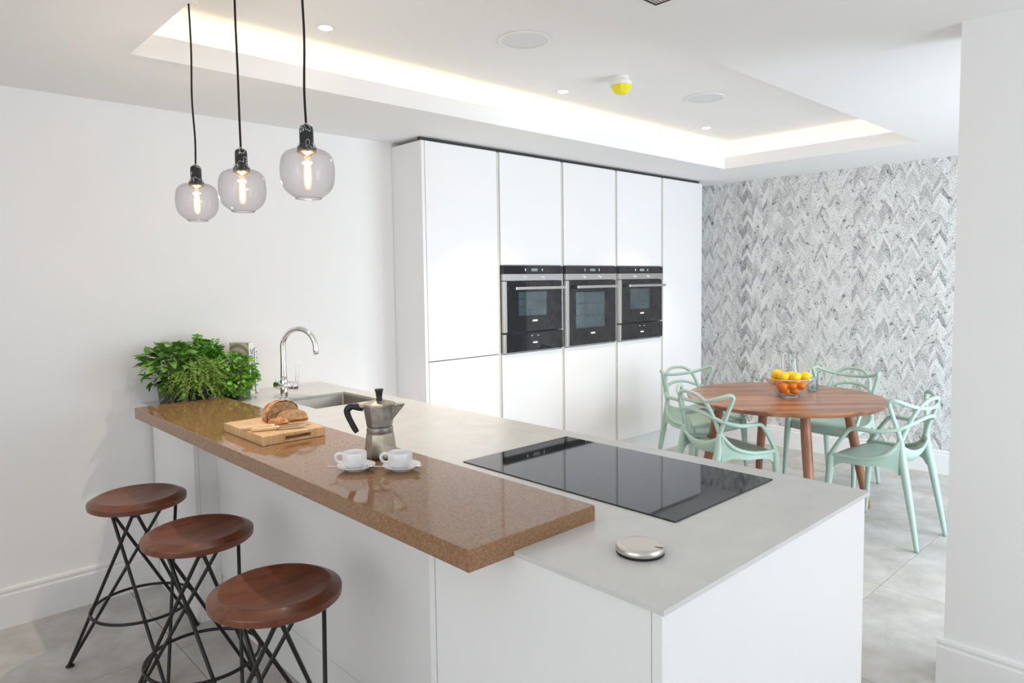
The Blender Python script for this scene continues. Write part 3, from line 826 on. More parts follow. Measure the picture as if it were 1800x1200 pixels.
def sprig_mesh(name, s, mt, seed):
    """flat parsley leaf: three toothed leaflets on a short stalk"""
    rnd = random.Random(seed); bm = bmesh.new()
    for ang, k in ((0, 1.0), (62, .8), (-62, .8)):
        a = math.radians(ang+rnd.uniform(-8, 8)); dx, dy = math.cos(a), math.sin(a); L = s*k
        base = (s*.25*dx, s*.25*dy)
        pts = [(0, 0), (.34, .34), (.60, .30), (.72, .46), (.92, .16), (1.05, 0), (.92, -.16), (.72, -.46), (.60, -.30), (.34, -.34)]
        vs = []
        for px_, py_ in pts:
            x = base[0]+L*(px_*dx-py_*dy); y = base[1]+L*(px_*dy+py_*dx); z = -.35*L*px_*px_+abs(py_)*L*.25
            vs.append(bm.verts.new((x, y, z)))
        c = bm.verts.new((base[0]+L*.55*dx, base[1]+L*.55*dy, -.10*L))
        for i in range(len(vs)):
            bm.faces.new((vs[i], vs[(i+1) % len(vs)], c))
    me = bpy.data.meshes.new(name); bm.to_mesh(me); bm.free(); me.materials.append(mt)
    return me

def orient(o, p, d, roll, s=1.0):
    q = Vector(d).to_track_quat('X', 'Z'); o.location = p
    o.rotation_mode = 'QUATERNION'; o.rotation_quaternion = q @ Matrix.Rotation(roll, 3, 'X').to_quaternion(); o.scale = (s, s, s)

def ok(p):   # stay this side of the wall and above the worktop
    return p.y < YW-.025 and p.z > ZT+.01

def stems(parent, segs, r=.0014):
    bm = bmesh.new()
    for a, mid, b in segs: tube(bm, smooth_path([a, mid, b], 3), r, 5)
    o = obj('stem', bm, M['stem'], parent); o['kind'] = 'stuff'

def leafy(root, base, centre, rad, n, meshes, seed, out=.55, droop=.1, slo=.7, shi=1.15, flat=1.0):
    """leaves over the outer part of an ellipsoid crown, with stems from the pot"""
    rnd = random.Random(seed); B = Vector(base); C_ = Vector(centre); segs = []; k = 0; tries = 0
    while k < n and tries < n*20:
        tries += 1
        v = Vector((rnd.gauss(0, 1), rnd.gauss(0, 1), rnd.gauss(.25, 1))).normalized()
        q = rnd.uniform(.25, 1.0)**.6
        p = C_ + Vector((v.x*rad[0], v.y*rad[1], v.z*rad[2]))*q
        d_ = Vector((v.x, v.y, v.z*.5+.15-droop)) + Vector((rnd.uniform(-1, 1), rnd.uniform(-1, 1), rnd.uniform(-.6, .6)))*out
        tip_ = p + d_.normalized()*.05
        if not (ok(p+root.location) and ok(tip_+root.location)): continue
        lf = bpy.data.objects.new('leaf', rnd.choice(meshes)); COL.objects.link(lf); lf.parent = root
        orient(lf, p, d_.normalized(), rnd.uniform(-.7, .7), rnd.uniform(slo, shi))
        k += 1
        if k % 9 == 0: segs.append((B+Vector((rnd.uniform(-.02, .02), rnd.uniform(-.02, .02), 0)), (B+p)/2+Vector((0, 0, .02)), p))
    stems(root, segs)

sage_meshes = [leaf_mesh('leaf', .050, .026, c, M['sageleaf'], 6, f) for c, f in ((.25, .25), (.4, .15), (.1, .35), (.55, .2))]
hs = empty('potted_herb', (1.048, 3.475, ZT+.0004)); tag(hs, 'large leaved herb in a plum grey pot, nearest to the bare wall', 'plant', 'potted herbs on the worktop by the wall')
pot(hs, .058, .105, M['potplum'])
leafy(hs, (0, 0, .10), (.0, -.035, .180), (.120, .120, .105), 295, sage_meshes, 3, out=.85, droop=-.05, slo=.75, shi=1.25)
par_m = [sprig_mesh('leaf', .021, M['parsley'], i) for i in range(3)] + [sprig_mesh('leaf', .021, M['parsleyl'], 9)]
par_l = [sprig_mesh('leaf', .021, M['parsleyl'], i) for i in range(3)] + [sprig_mesh('leaf', .021, M['parsley'], 5)]
hp = empty('potted_herb', (1.19, 3.505, ZT+.0004)); tag(hp, 'tallest bright green herb at the back of the row, in front of the books', 'plant', 'potted herbs on the worktop by the wall')
pot(hp, .052, .095, M['potblack'])
leafy(hp, (0, 0, .09), (.01, -.015, .195), (.110, .09, .105), 290, par_m, 5, out=.7, droop=-.1, slo=.9, shi=1.5)
hq = empty('potted_herb', (1.298, 3.392, ZT+.0004)); tag(hq, 'low bushy bright green herb at the right end of the row, nearest to the tap', 'plant', 'potted herbs on the worktop by the wall')
pot(hq, .050, .085, M['potblack'])
leafy(hq, (0, 0, .08), (.008, -.020, .105), (.105, .10, .112), 295, par_l, 8, out=.7, droop=.2, slo=.9, shi=1.5)
ht = empty('potted_herb', (1.135, 3.355, ZT+.0004)); tag(ht, 'wiry trailing fine leaved herb in the middle front of the herb row', 'plant', 'potted herbs on the worktop by the wall')
pot(ht, .050, .085, M['potblack'])
rnd = random.Random(4); bml = bmesh.new(); bms = bmesh.new()
for i in range(400):
    a = rnd.uniform(0, 2*PI); ln = rnd.uniform(.03, .140); rise = rnd.uniform(-.01, .115)*(1.15-ln/.14*.5)
    b = Vector((rnd.uniform(-.03, .03), rnd.uniform(-.03, .03), .078)); dirn = Vector((math.cos(a), math.sin(a), 0))
    mid = b + dirn*ln*.5 + Vector((0, 0, rise+.03)); end = b + dirn*ln + Vector((rnd.uniform(-.03, .03), rnd.uniform(-.03, .03), rise-rnd.uniform(-.02, .07)))
    end.z = max(end.z, .045 if (end+ht.location).y < BY1+.01 else .012)
    if mid.z < .05: mid.z = .05
    pts = smooth_path([b, mid, end], 7)
    tube(bms, pts, .0009, 4)
    for p in pts[2:]:
        for s in range(3):
            d_ = Vector((rnd.uniform(-1, 1), rnd.uniform(-1, 1), rnd.uniform(-.3, 1))).normalized(); sd = d_.orthogonal().normalized()*.0030; P_ = Vector(p)
            L_ = rnd.uniform(.008, .012)
            f4 = [bml.verts.new(P_), bml.verts.new(P_+d_*L_*.5+sd), bml.verts.new(P_+d_*L_), bml.verts.new(P_+d_*L_*.5-sd)]
            bml.faces.new(f4)
o = obj('foliage', bml, M['thyme'], ht); o['kind'] = 'stuff'
o = obj('stem', bms, M['stem'], ht); o['kind'] = 'stuff'

def wave_cover():
    m = mat('wavy_book_cover', (.36, .31, .24), .5); nt = m.node_tree
    w = nt.nodes.new('ShaderNodeTexWave'); w.wave_type = 'RINGS'; w.rings_direction = 'Y'; w.inputs['Scale'].default_value = 8; w.inputs['Distortion'].default_value = 1.2; w.inputs['Detail'].default_value = 1.5
    tc = nt.nodes.new('ShaderNodeTexCoord'); mpn = nt.nodes.new('ShaderNodeMapping'); mpn.inputs['Location'].default_value = (-.065, 0, -.13); mpn.inputs['Scale'].default_value = (1.3, 1, 1.0)
    cr = nt.nodes.new('ShaderNodeValToRGB'); cr.color_ramp.elements[0].color = (.32, .27, .20, 1); cr.color_ramp.elements[1].color = (.62, .58, .50, 1)
    nt.links.new(tc.outputs['Object'], mpn.inputs[0]); nt.links.new(mpn.outputs[0], w.inputs['Vector']); nt.links.new(w.outputs['Fac'], cr.inputs[0]); nt.links.new(cr.outputs[0], nt.nodes['Principled BSDF'].inputs['Base Color'])
    return m
def book(name, loc, rz, w, t, h, cover, label, deco):
    o = empty(name, loc, rz); tag(o, label, 'book', 'books standing behind the herbs')
    # local x = cover width towards the spine at +x, y = thickness
    bm = bmesh.new()
    box(bm, 0, w, 0, .003, 0, h); box(bm, 0, w, t-.003, t, 0, h); 
    obj('cover', bm, cover, o)
    bm = bmesh.new(); box(bm, w, w+.003, 0, t, 0, h, bev=.001); obj('spine', bm, mat('white_spine', (.84, .84, .86), .45), o)
    bm = bmesh.new(); box(bm, .003, w, .003, t-.003, .003, h-.003); obj('pages', bm, mat('paper_pages', (.80, .75, .66), .8), o)
    deco(o, w+.0032, t, h)
    return o
def letters(o, x, t, h):   # blue lettering running down the spine
    bl = mat('blue_print', (.03, .12, .50), .5); bm = bmesh.new(); rnd = random.Random(2); z = h-.030
    while z > h*.42:
        hh = rnd.uniform(.010, .016); k = rnd.choice((0, 1, 2))
        y0, y1 = t*.22, t*.78
        if k == 0: box(bm, x, x+.0004, y0, y1, z-hh, z-hh+.0035); box(bm, x, x+.0004, y0, y0+.0045, z-hh, z); box(bm, x, x+.0004, y1-.0045, y1, z-hh, z)
        elif k == 1: box(bm, x, x+.0004, y0, y1, z-hh*.6, z-hh*.6+.0040); box(bm, x, x+.0004, y0+.003, y1-.003, z-.003, z)
        else: box(bm, x, x+.0004, y0, y0+.0045, z-hh, z); box(bm, x, x+.0004, y0, y1, z-.0035, z)
        z -= hh+.0035
    obj('spine_lettering', bm, bl, o)
def dots(o, x, t, h):
    cs = [mat('pink_print', (.85, .22, .42), .5), mat('aqua_print', (.20, .68, .70), .5)]
    for i in range(12):
        bm = bmesh.new(); z = h-.018-i*.0155; box(bm, x, x+.0004, t*.28, t*.72, z-.005, z+.005); obj('spine_dot', bm, cs[i % 2], o)
ba = math.atan2(-.88, .476)
book('cookbook', (1.368, 3.565, ZT+.0004), ba, .118, .036, .262, wave_cover(), 'taller book with a wavy brown cover and blue letters on its white spine', letters)
book('cookbook', (1.4015, 3.583, ZT+.0004), ba, .122, .024, .232, mat('dark_grey_cover', (.10, .09, .085), .5), 'thinner shorter book with pink and aqua dots on its white spine', dots)

# ------------------------------------------------------------------ bar stools
st = empty('bar_stool', (0, 0, 0))
bm = bmesh.new(); zs_ = .655
lathe(bm, [(0, zs_-.011), (.05, zs_-.0105), (.10, zs_-.0075), (.130, zs_-.002), (.141, zs_+.001), (.145, zs_+.0008), (.167, zs_-.010), (.1715, zs_-.013), (.1725, zs_-.016), (.1715, zs_-.031), (.168, zs_-.034), (0, zs_-.034)], 72)
obj('seat', bm, M['seatwood'], st, autosmooth=22)
RF, RT, ZTOP = .268, .134, zs_-.038
A3 = [math.radians(a) for a in (149, 269, 29)]; T3 = [math.radians(a) for a in (130, 250, 10)]
for k in range(3):
    a = A3[k]; foot = Vector((RF*math.cos(a), RF*math.sin(a), .010)); bm = bmesh.new()
    for s in (1, 2):
        b = T3[(k+s) % 3]; tan = Vector((-math.sin(b), math.cos(b), 0)); sg = 1 if s == 1 else -1
        rt = RT + .013*sg; top = Vector((rt*math.cos(b), rt*math.sin(b), ZTOP)) - tan*.005*sg
        f2 = foot + Vector((-math.sin(a), math.cos(a), 0))*.006*(1 if s == 1 else -1)
        tube(bm, [f2, top], .0062, 10)
    lathe(bm, [(0, .0005), (.015, .0005), (.016, .003), (.010, .009), (.006, .012), (0, .012)], 14, foot.x, foot.y)
    obj('leg', bm, M['black'], st, autosmooth=40)
bm = bmesh.new()
for b in T3:
    lathe(bm, [(0, ZTOP-.012), (.008, ZTOP-.011), (.011, ZTOP-.006), (.022, ZTOP), (.022, ZTOP+.0038), (0, ZTOP+.0038)], 14, RT*math.cos(b), RT*math.sin(b))
obj('seat_mount', bm, M['black'], st, autosmooth=40)
bm = bmesh.new(); tube(bm, [(.178*math.cos(2*PI*k/56), .178*math.sin(2*PI*k/56), .222) for k in range(56)], .0058, 8, closed=True)
obj('footrest_ring', bm, M['black'], st, smooth=True)
spots = [(.745, 2.920, 'dark wooden bar stool farthest back, beside the wall', 0), (.776, 2.355, 'dark wooden bar stool in the middle of the three', 4), (.770, 1.755, 'dark wooden bar stool nearest to the camera', -3)]
for i, (x, y, lab, rz) in enumerate(spots):
    o = st if i == 0 else copy_tree(st)
    o.location = (x, y, 0); o.rotation_euler = (0, 0, math.radians(rz)); tag(o, lab, 'stool', 'bar stools at the breakfast bar')

# ------------------------------------------------------------------ dining table
TX, TY, TZ, TR = 4.205, 1.985, .712, .588
tb = empty('dining_table', (TX, TY, 0), math.radians(-43)); tag(tb, 'round walnut dining table on four splayed legs', 'table')
pl_m = [M['walnut'], wood_mat('walnut_dark', (.175, .062, .030), (.37, .16, .085), (.55, 5.5, 5.5), .33, 4, coat=.2), wood_mat('walnut_light', (.22, .085, .042), (.50, .245, .135), (.55, 5.5, 5.5), .33, 4, coat=.2)]
ny = 15; pw = 2*TR/ny
def chord(y, r): return math.sqrt(max(0, r*r-y*y))
for k in range(ny):
    y0 = -TR+k*pw+.00025; y1 = -TR+(k+1)*pw-.00025; bm = bmesh.new(); lv = []
    for r, z in ((TR-.016, TZ-.028), (TR-.003, TZ-.012), (TR, TZ-.004), (TR-.003, TZ)):
        yy = [max(-r+.0008, min(r-.0008, y0+(y1-y0)*i/8)) for i in range(9)]
        lv.append([bm.verts.new((chord(y, r), y, z)) for y in yy] + [bm.verts.new((-chord(y, r), y, z)) for y in yy[::-1]])
    for A_, B_ in zip(lv, lv[1:]):
        for q in range(18): bm.faces.new((A_[q], A_[(q+1) % 18], B_[(q+1) % 18], B_[q]))
    bm.faces.new(lv[0][::-1]); bm.faces.new(lv[-1])
    obj('plank', bm, pl_m[(k*7+k//3) % 3], tb)
for k in range(4):
    a = math.radians(-47+90*k+43); bm = bmesh.new()
    p0 = Vector((.385*math.cos(a), .385*math.sin(a), TZ-.0285)); p1 = Vector((.530*math.cos(a), .530*math.sin(a), .0005))
    pts = [p0+(p1-p0)*t for t in (0, .25, .5, .75, 1)]
    tube(bm, pts, [.027, .030, .028, .024, .019], 18); obj('leg', bm, M['walnutleg'], tb, smooth=False, autosmooth=40)

# ------------------------------------------------------------------ dining chairs
ch = empty('dining_chair', (0, 0, 0))
J = (.162, -.136, .576)
def mir(pts): return [(-p[0],)+tuple(p[1:]) for p in pts]
def sweep(name, right, r, n=8, k=9):
    """right: points from the right end to the middle of the back; mirrored to the left"""
    pts = right + mir(right[:-1])[::-1]
    bm = bmesh.new(); sp = smooth_path([tuple(p) for p in pts], k); tube(bm, [p[:3] for p in sp], [p[3] for p in sp] if len(sp[0]) > 3 else r, n)
    return obj(name, bm, M['sage'], ch, smooth=True)
# arms: rise from the front corners, run level and pass round the back
sweep('arm_loop', [(.240, .205, .452, .0150), (.243, .165, .520, .0130), (.2435, .115, .594, .0125), (.244, .085, .6185, .0125), (.243, .045, .622, .0125), (.232, -.045, .621, .0125), (.195, -.122, .638, .012), (.142, -.176, .666, .0115), (.072, -.203, .690, .011), (0, -.210, .697, .011)], 0)
# high loop: rises forward from the back legs, turns and drops behind
sweep('back_loop', [J+(.015,), (.190, -.125, .650, .0125), (.222, -.108, .745, .012), (.234, -.103, .783, .012), (.231, -.118, .797, .012), (.214, -.142, .793, .012), (.165, -.182, .770, .0115), (.085, -.215, .752, .011), (0, -.224, .748, .011)], 0)
# side rails: along the seat edge, then up the back to the top
sweep('back_loop', [(.238, .200, .456, .0150), (.240, .14, .454, .0125), (.236, .03, .458, .0125), (.215, -.065, .487, .0125), (.188, -.112, .530, .0135), J+(.0145,), (.150, -.158, .640, .012), (.136, -.188, .715, .0115), (.108, -.212, .766, .011), (.060, -.229, .794, .011), (0, -.233, .800, .011)], 0)
# seat shell
def railz(y):
    if y > .03: return .452
    t = (.03-y)/.175; return .452 + .085*max(0, t)**1.6
rows = []; bm = bmesh.new(); nu = 14
prof = [(.222, .392, .224), (.228, .412, .228), (.226, .434, .230), (.214, .449, .232), (.18, .452, .233), (.12, .447, .234), (.05, .441, .230), (-.02, .437, .222), (-.08, .439, .205), (-.125, .452, .180), (-.148, .478, .158), (-.158, .510, .145)]
for y, zc, w in prof:
    row = []
    for i in range(nu+1):
        s = -1+2*i/nu
        ze = railz(y) if y < .2 else zc+.004
        z = zc + (ze-zc)*abs(s)**2.4
        bow = -.022*s*s if y > .17 else (.010*s*s if y < -.1 else 0)
        row.append(bm.verts.new((w*s, y+bow, z)))
    rows.append(row)
for A_, B_ in zip(rows, rows[1:]):
    for i in range(nu): bm.faces.new((A_[i], A_[i+1], B_[i+1], B_[i]))
so = obj('seat', bm, M['sage'], ch, smooth=True); md = so.modifiers.new('thick', 'SOLIDIFY'); md.thickness = .012; md.offset = -1
for s in (1, -1):
    bm = bmesh.new(); N = 14; a, b = [], []
    for i in range(N+1):   # apron under the side rail, arched between the legs
        t = i/N; y = .205-.345*t; x = .236 - (.060*max(0, (t-.45)/.55)**1.5)
        zt = .452 + (.100*max(0, (t-.55)/.45)**1.6)
        e_ = abs(2*t-1); zb = .420 - .060*e_**5 + .03*max(0, (t-.6)/.4)
        a.append((x, y, zt)); b.append((x, y, zb))
    V = [[bm.verts.new((s*(p[0]+o_), p[1], p[2])) for p in L_] for o_ in (.008, -.008) for L_ in (a, b)]
    for i in range(N):
        bm.faces.new((V[0][i], V[0][i+1], V[1][i+1], V[1][i])); bm.faces.new((V[2][i], V[3][i], V[3][i+1], V[2][i+1]))
        bm.faces.new((V[1][i], V[1][i+1], V[3][i+1], V[3][i])); bm.faces.new((V[0][i], V[2][i], V[2][i+1], V[0][i+1]))
    bm.faces.new((V[0][0], V[1][0], V[3][0], V[2][0])); bm.faces.new((V[0][N], V[2][N], V[3][N], V[1][N]))
    obj('apron', bm, M['sage'], ch, autosmooth=50)
    for nm, pts in (('leg', [(s*.238, .203, .455, .020), (s*.240, .206, .40, .0215), (s*.245, .218, .22, .0165), (s*.250, .232, .0006, .0115)]),
                    ('leg', [(s*.162, -.138, .570, .0150), (s*.166, -.150, .47, .021), (s*.171, -.172, .36, .020), (s*.178, -.205, .19, .0165), (s*.186, -.240, .0006, .0115)])):
        bm = bmesh.new(); sp = smooth_path(pts, 5); tube(bm, [p[:3] for p in sp], [p[3] for p in sp], 12); obj(nm, bm, M['sage'], ch, smooth=True)
poses = [(4.348, 2.683, -106.9, 'sage green looped chair at the back left, beside the white cabinets'),
         (3.718, 2.143, -20.1, 'sage green looped chair nearest to the hob, its back to the island'),
         (4.929, 1.944, 173.0, 'sage green looped chair behind the table by the zigzag wallpaper'),
         (4.192, 1.366, 84.7, 'sage green looped chair on the right, all its back legs in view')]
for i, (x, y, hd, lab) in enumerate(poses):
    o = ch if i == 0 else copy_tree(ch)
    o.location = (x, y, 0); o.rotation_euler = (0, 0, math.radians(hd-90)); tag(o, lab, 'chair', 'chairs around the dining table')

# ------------------------------------------------------------------ fruit bowl, carafe, tumblers
FX, FY = 4.195, 1.950
fb = empty('fruit_bowl', (FX, FY, TZ+.0004), math.radians(51)); tag(fb, 'square flared clear glass bowl full of oranges and lemons', 'bowl')
def sq_ring(bm, r, z, dip=0.0, n=32):
    o = []
    for k in range(n):
        a = 2*PI*k/n; c, s = math.cos(a), math.sin(a); q = (abs(c)**7+abs(s)**7)**(-1/7)
        o.append(bm.verts.new((r*q*c, r*q*s, z+dip*(math.sqrt(abs(c*s))*1.41-.6))))
    return o
bm = bmesh.new(); L_ = []
for r, z, dp in ((.046, .0, 0), (.052, .002, 0), (.075, .038, .001), (.100, .080, .004), (.1215, .116, .008), (.124, .118, .008), (.1195, .119, .008), (.096, .082, .004), (.070, .041, .001), (.047, .013, 0), (.03, .012, 0)):
    L_.append(sq_ring(bm, r, z, dp))
for A_, B_ in zip(L_, L_[1:]):
    for k in range(32): bm.faces.new((A_[k], A_[(k+1) % 32], B_[(k+1) % 32], B_[k]))
bm.faces.new(L_[0][::-1]); bm.faces.new(L_[-1])
obj('glass', bm, M['clearglass'], fb, autosmooth=50)
for nm, r_, z_, dp_, tr_ in (('rim', .1222, .1178, .008, .0021), ('base_rim', .047, .0035, 0, .0032)):
    bm = bmesh.new(); tmp = bmesh.new(); ring = [tuple(v.co) for v in sq_ring(tmp, r_, z_, dp_)]; tmp.free(); tube(bm, ring, tr_, 6, closed=True); obj(nm, bm, M['glassedge'], fb, smooth=True)

def lemon_me():
    bm = bmesh.new(); r = .032; prof = [(0, -.043)]
    for k in range(1, 12):
        a = -PI/2+PI*k/12; prof.append((r*math.cos(a)**.9, .036*math.sin(a)))
    prof.insert(1, (.006, -.041)); prof.append((.007, .041)); prof.append((0, .044)); lathe(bm, prof, 20)
    bmesh.ops.recalc_face_normals(bm, faces=bm.faces)
    me = bpy.data.meshes.new('lemon'); bm.to_mesh(me); bm.free(); me.materials.append(M['lemon'])
    for p in me.polygons: p.use_smooth = True
    return me
def orange_me():
    bm = bmesh.new(); prof = [(0, -.0235)]
    for k in range(1, 12):
        a = -PI/2+PI*k/12; prof.append((.029*math.cos(a), .0255*math.sin(a)))
    prof[-1] = (.006, .0240); prof.append((0, .0225)); lathe(bm, prof, 20)
    bmesh.ops.recalc_face_normals(bm, faces=bm.faces)
    me = bpy.data.meshes.new('tangerine'); bm.to_mesh(me); bm.free(); me.materials.append(M['orange'])
    for p in me.polygons: p.use_smooth = True
    return me
lm, om = lemon_me(), orange_me()
vr = Vector((.728, -.685, 0)); vf = Vector((-.908, -.419, 0))   # image-right and towards the camera, at the bowl
vf = Vector((-.685, -.728, 0))
BC = Vector((FX, FY, TZ))
FR = []
def fruit(kind, r_, f_, z_, rot, label, n):
    FR.append([kind, BC+vr*r_*.9+vf*f_*.9+Vector((0, 0, z_)), rot, label, n])
for r_, f_, z_, rt, lb in ((-.052, .052, .083, (1.3, .3, .2), 'tangerine at the left of the bowl front, upper of two'), (-.040, .028, .043, (1.5, .1, .9), 'tangerine low at the left of the bowl front'),
                           (.012, .030, .041, (.3, .5, 0), 'tangerine low at the middle of the bowl bottom'), (.024, .066, .086, (.2, .3, .5), 'tangerine in the middle of the bowl front, under the front lemon'),
                           (.052, .008, .046, (.5, .2, 1), 'tangerine low at the right of the bowl bottom'), (.076, .032, .084, (.1, .5, .3), 'tangerine at the right of the bowl, below the right lemons'),
                           (.0, -.026, .041, (.2, .1, .2), 'tangerine at the back of the bowl bottom'), (-.076, -.010, .081, (.4, .2, .7), 'tangerine at the far left inside the bowl')):
    fruit('o', r_, f_, z_, rt, lb, 'tangerine')
for r_, f_, z_, rt, lb in ((.012, .074, .133, (1.25, .2, .9), 'front lemon hanging over the bowl rim, in the middle'), (-.040, .040, .136, (1.4, .5, .4), 'lemon left of the front lemon'),
                           (-.070, -.005, .152, (1.0, .2, .7), 'topmost lemon on the left of the heap'), (-.102, -.030, .135, (1.3, .1, 1.6), 'lemon at the far left of the heap'),
                           (.004, .000, .152, (1.4, .3, -.5), 'lemon at the back middle of the heap'), (.068, .046, .139, (1.35, .2, .3), 'lemon in front on the right of the heap'),
                           (.070, -.026, .155, (1.4, .4, 1.2), 'topmost lemon on the right of the heap'), (.112, -.010, .140, (1.2, .2, 1.9), 'lemon at the far right of the heap')):
    fruit('l', r_, f_, z_, rt, lb, 'lemon')

# let the fruit settle against one another and the bowl
rzm = Matrix.Rotation(math.radians(51), 3, 'Z'); rad = {'l': .0335, 'o': .0272}
for it in range(260):
    for a in range(len(FR)):
        for b in range(a):
            d_ = FR[a][1]-FR[b][1]; mn = rad[FR[a][0]]+rad[FR[b][0]]+.0006
            if d_.length < mn:
                q = d_.normalized()*(mn-d_.length)*.5; FR[a][1] += q; FR[b][1] -= q
    for f in FR:
        r_ = rad[f[0]]; p = rzm.transposed() @ (f[1]-BC)
        if it < 200: p.z -= .0004
        p.z = max(p.z, .015+r_)
        w = .047+.0725*(min(p.z, .119)-.013)/.106 - r_*1.28
        if p.z < .135:
            p.x = max(-w, min(w, p.x)); p.y = max(-w, min(w, p.y))
        f[1] = BC + rzm @ p
for kind, p, rot, label, n in FR:
    o = bpy.data.objects.new(n, lm if kind == 'l' else om); COL.objects.link(o)
    o.location = p; o.rotation_euler = rot; o.scale = (.93, .93, .93)
    tag(o, label, 'fruit', 'lemons heaped in the glass bowl' if kind == 'l' else 'tangerines in the glass bowl')

cf = empty('glass_jug', (4.465, 2.045, TZ+.0004), a_r); tag(cf, 'clear glass jug with a handle and flared lip behind the fruit bowl', 'jug')
bm = bmesh.new(); lathe(bm, [(0, .004), (.040, .004), (.042, .0), (.046, .003), (.050, .03), (.048, .09), (.034, .145), (.027, .185), (.029, .225), (.038, .255), (.0365, .255), (.0275, .225), (.0255, .185), (.0325, .145), (.0465, .09), (.048, .03), (.043, .008), (0, .008)], 32); obj('glass', bm, M['aquaglass'], cf, smooth=True)
bm = bmesh.new(); tube(bm, smooth_path([(-.030, 0, .236), (-.052, 0, .246), (-.066, 0, .225), (-.066, 0, .170), (-.058, 0, .120), (-.0475, 0, .098)], 5), .0042, 8); obj('handle', bm, M['glassedge'], cf, smooth=True)
tme = None
for i, (x, y, lb) in enumerate(((4.515, 1.935, 'clear glass tumbler right of the fruit bowl, the nearer of two'), (4.645, 1.985, 'clear glass tumbler right of the fruit bowl, the farther of two'))):
    t = empty('tumbler', (x, y, TZ+.0004)) if i == 0 else copy_tree(tme)
    if i == 0:
        tme = t
        bm = bmesh.new(); lathe(bm, [(0, .0005), (.0285, .0005), (.030, .003), (.0345, .115), (.0325, .115), (.0285, .014), (.0, .013)], 28); obj('glass', bm, M['aquaglass'], t, smooth=False, autosmooth=40)
        bm = bmesh.new(); lathe(bm, [(0, .002), (.0278, .002), (.0284, .0045), (.0282, .012), (0, .012)], 24); obj('base', bm, M['thickglass'], t, autosmooth=40)
    t.location = (x, y, TZ+.0004); tag(t, lb, 'glass', 'glass tumblers on the dining table')

# ------------------------------------------------------------------ pendants
pd = empty('pendant_lamp', (0, 0, 0))   # origin at the bottom of the glass
zg = .142
bm = bmesh.new()
prof = [(.036, .0), (.037, .003), (.044, .008), (.060, .021), (.0705, .040), (.0742, .062), (.0742, .088), (.0705, .110), (.061, .1255), (.046, .1345), (.030, .1375), (.0245, .140), (.0245, .152)]
sp = smooth_path(prof, 4); lathe(bm, sp, 48)
obj('glass_shade', bm, M['smoke'], pd, smooth=True)['label'] = 'smoked glass shade open at the bottom'
bm = bmesh.new(); tube(bm, [(.0355*math.cos(2*PI*k/40), .0355*math.sin(2*PI*k/40), .001) for k in range(40)], .0018, 6, closed=True); obj('shade_rim', bm, M['smoke'], pd, smooth=True)
bm = bmesh.new(); lathe(bm, [(0, .134), (.0255, .134), (.0265, .137), (.0265, .143), (.0195, .1445), (.0195, .190), (.0175, .199), (.010, .2045), (0, .205)], 32); obj('cap', bm, M['marble'], pd, autosmooth=40)['label'] = 'black marble cap with white veins'
bm = bmesh.new(); lathe(bm, [(0, .2052), (.005, .2052), (.005, .209), (0, .209)], 12); obj('cord_grip', bm, M['brass'], pd)
bm = bmesh.new(); lathe(bm, [(0, .1175), (.010, .1175), (.012, .121), (.0265, .1275), (.0275, .1305), (.0265, .1335), (0, .1335)], 24); obj('lamp_holder', bm, M['brass'], pd, autosmooth=40)
bm = bmesh.new(); lathe(bm, smooth_path([(0, .024), (.006, .026), (.0105, .036), (.0118, .060), (.0108, .085), (.0085, .104), (.0085, .1175)], 4), 20); bu = obj('bulb', bm, M['bulbglass'], pd, smooth=True)
bm = bmesh.new(); tube(bm, smooth_path([(0, 0, .030, .003), (0, 0, .045, .0078), (0, 0, .085, .0078), (0, 0, .108, .003)], 5), [p[3] for p in smooth_path([(0, 0, .030, .003), (0, 0, .045, .0078), (0, 0, .085, .0078), (0, 0, .108, .003)], 5)], 12); obj('filament', bm, M['bulb'], bu, smooth=True)
bm = bmesh.new(); pts = smooth_path([(0, 0, .2085), (.002, -.001, .30), (-.002, .002, .45), (.002, 0, .62), (0, 0, .795+.006)], 10); tube(bm, pts, .0034, 8); obj('cord', bm, M['cord'], pd, smooth=True)
bm = bmesh.new(); lathe(bm, [(0, .8025), (.030, .8025), (.030, .790), (.027, .787), (0, .787)], 28); obj('ceiling_rose', bm, M['whiteplastic'], pd, autosmooth=40)
l = bpy.data.lights.new('bulb_light', 'POINT'); l.energy = 4; l.color = (1.0, .86, .70); l.shadow_soft_size = .016
lo = bpy.data.objects.new('bulb_light', l); COL.objects.link(lo); lo.parent = pd; lo.location = (0, 0, .068)
for i, (y, lab) in enumerate(((2.696, 'smoked glass pendant lamp hanging farthest left and back'), (2.279, 'smoked glass pendant lamp hanging in the middle of the three'), (1.825, 'smoked glass pendant lamp hanging on the right, largest in view'))):
    o = pd if i == 0 else copy_tree(pd)
    o.location = (.938, y, 1.697); o.rotation_euler = (0, 0, i*1.9); tag(o, lab, 'pendant lamp', 'pendant lamps over the breakfast bar')

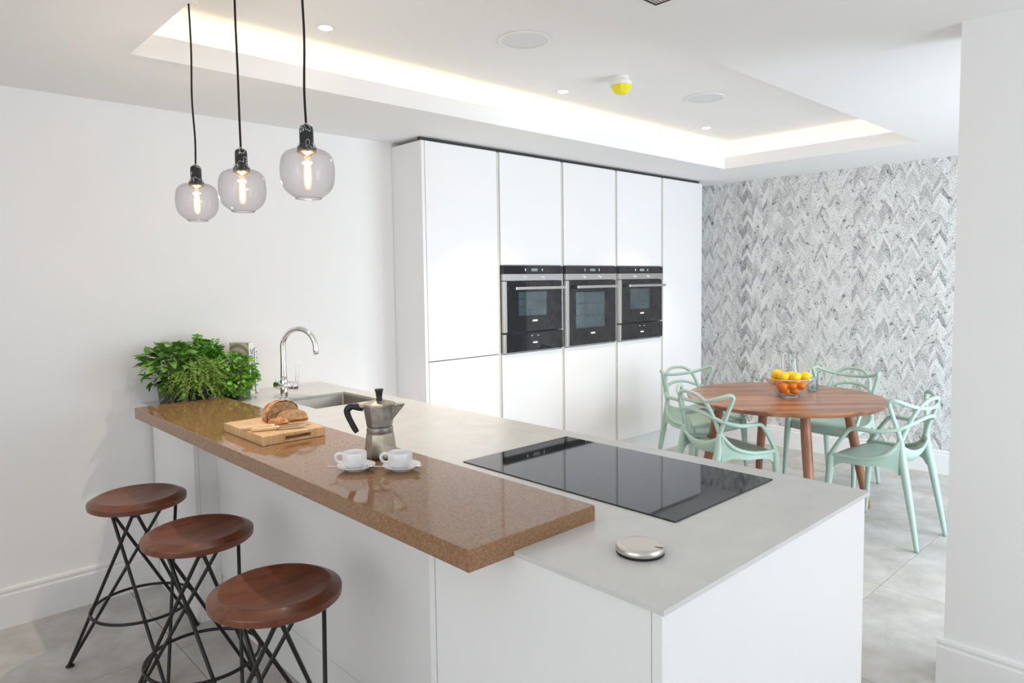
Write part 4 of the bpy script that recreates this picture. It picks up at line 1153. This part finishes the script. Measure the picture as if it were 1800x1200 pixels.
# ------------------------------------------------------------------ ceiling fittings
def downlight(x, y, label):
    o = empty('downlight', (x, y, ZU)); tag(o, label, 'downlight', 'recessed downlights in the raised ceiling')
    bm = bmesh.new(); lathe(bm, [(.028, -.0006), (.031, -.0006), (.040, -.0020), (.040, -.0004), (.028, -.0004)], 32); obj('ring', bm, M['whiteplastic'], o, smooth=True)
    bm = bmesh.new(); lathe(bm, [(0, -.0012), (.0275, -.0012), (.0275, -.0004), (0, -.0004)], 24); obj('lens', bm, M['spot'], o)
    l = bpy.data.lights.new('downlight_beam', 'SPOT'); l.energy = 37; l.color = (1.0, .82, .62); l.spot_size = math.radians(84); l.spot_blend = .55; l.shadow_soft_size = .014
    lo = bpy.data.objects.new('downlight_beam', l); COL.objects.link(lo); lo.parent = o; lo.location = (0, 0, -.012)
for x, y, lab in ((1.452, 2.632, 'recessed downlight above the sink end, nearest to the pendants'), (2.906, 2.650, 'recessed downlight in front of the tall cabinets, middle of the row'), (4.363, 2.635, 'recessed downlight farthest away, over the dining table')):
    downlight(x, y, lab)
def speaker(x, y, lab):
    o = empty('ceiling_speaker', (x, y, ZU)); tag(o, lab, 'speaker', 'round ceiling speakers')
    bm = bmesh.new(); lathe(bm, [(.098, -.004), (.104, -.007), (.114, -.006), (.117, -.0005), (.098, -.0005)], 48); obj('bezel', bm, M['whiteplastic'], o, smooth=True)
    bm = bmesh.new(); lathe(bm, [(0, -.0045), (.0975, -.0035), (.0975, -.0005), (0, -.0005)], 40); obj('grille', bm, M['grille'], o, smooth=False)
speaker(2.165, 2.197, 'round white ceiling speaker left of the yellow smoke detector')
speaker(3.628, 2.205, 'round white ceiling speaker beyond the yellow smoke detector')
sd = empty('smoke_detector', (2.925, 2.262, ZU)); tag(sd, 'white ceiling smoke detector under a yellow dust cover', 'smoke detector')
bm = bmesh.new(); lathe(bm, [(0, -.0004), (.040, -.0004), (.042, -.020), (.056, -.028), (.057, -.048), (0, -.048)], 32); obj('base', bm, M['whiteplastic'], sd, autosmooth=40)
bm = bmesh.new(); lathe(bm, [(.0565, -.0485), (.052, -.058), (.040, -.076), (.026, -.088), (0, -.089), (0, -.050)], 10); obj('dust_cover', bm, M['yellow'], sd)['label'] = 'yellow plastic dust cover'
vt_ = empty('ceiling_vent', (1.785, 1.235, ZL)); tag(vt_, 'square ceiling vent with a dark edge at the top of the view', 'vent')
bm = bmesh.new(); slab(bm, [-.052, -.046, .046, .052], [-.052, -.046, .046, .052], lambda i, j: not (i == 1 and j == 1), -.006, -.0004); obj('frame', bm, M['dark'], vt_)
for k in range(9):
    bm = bmesh.new(); y = -.041+k*.0103; box(bm, -.0455, .0455, y-.0035, y+.0035, -.005, -.002); obj('slat', bm, M['nickel'], vt_)
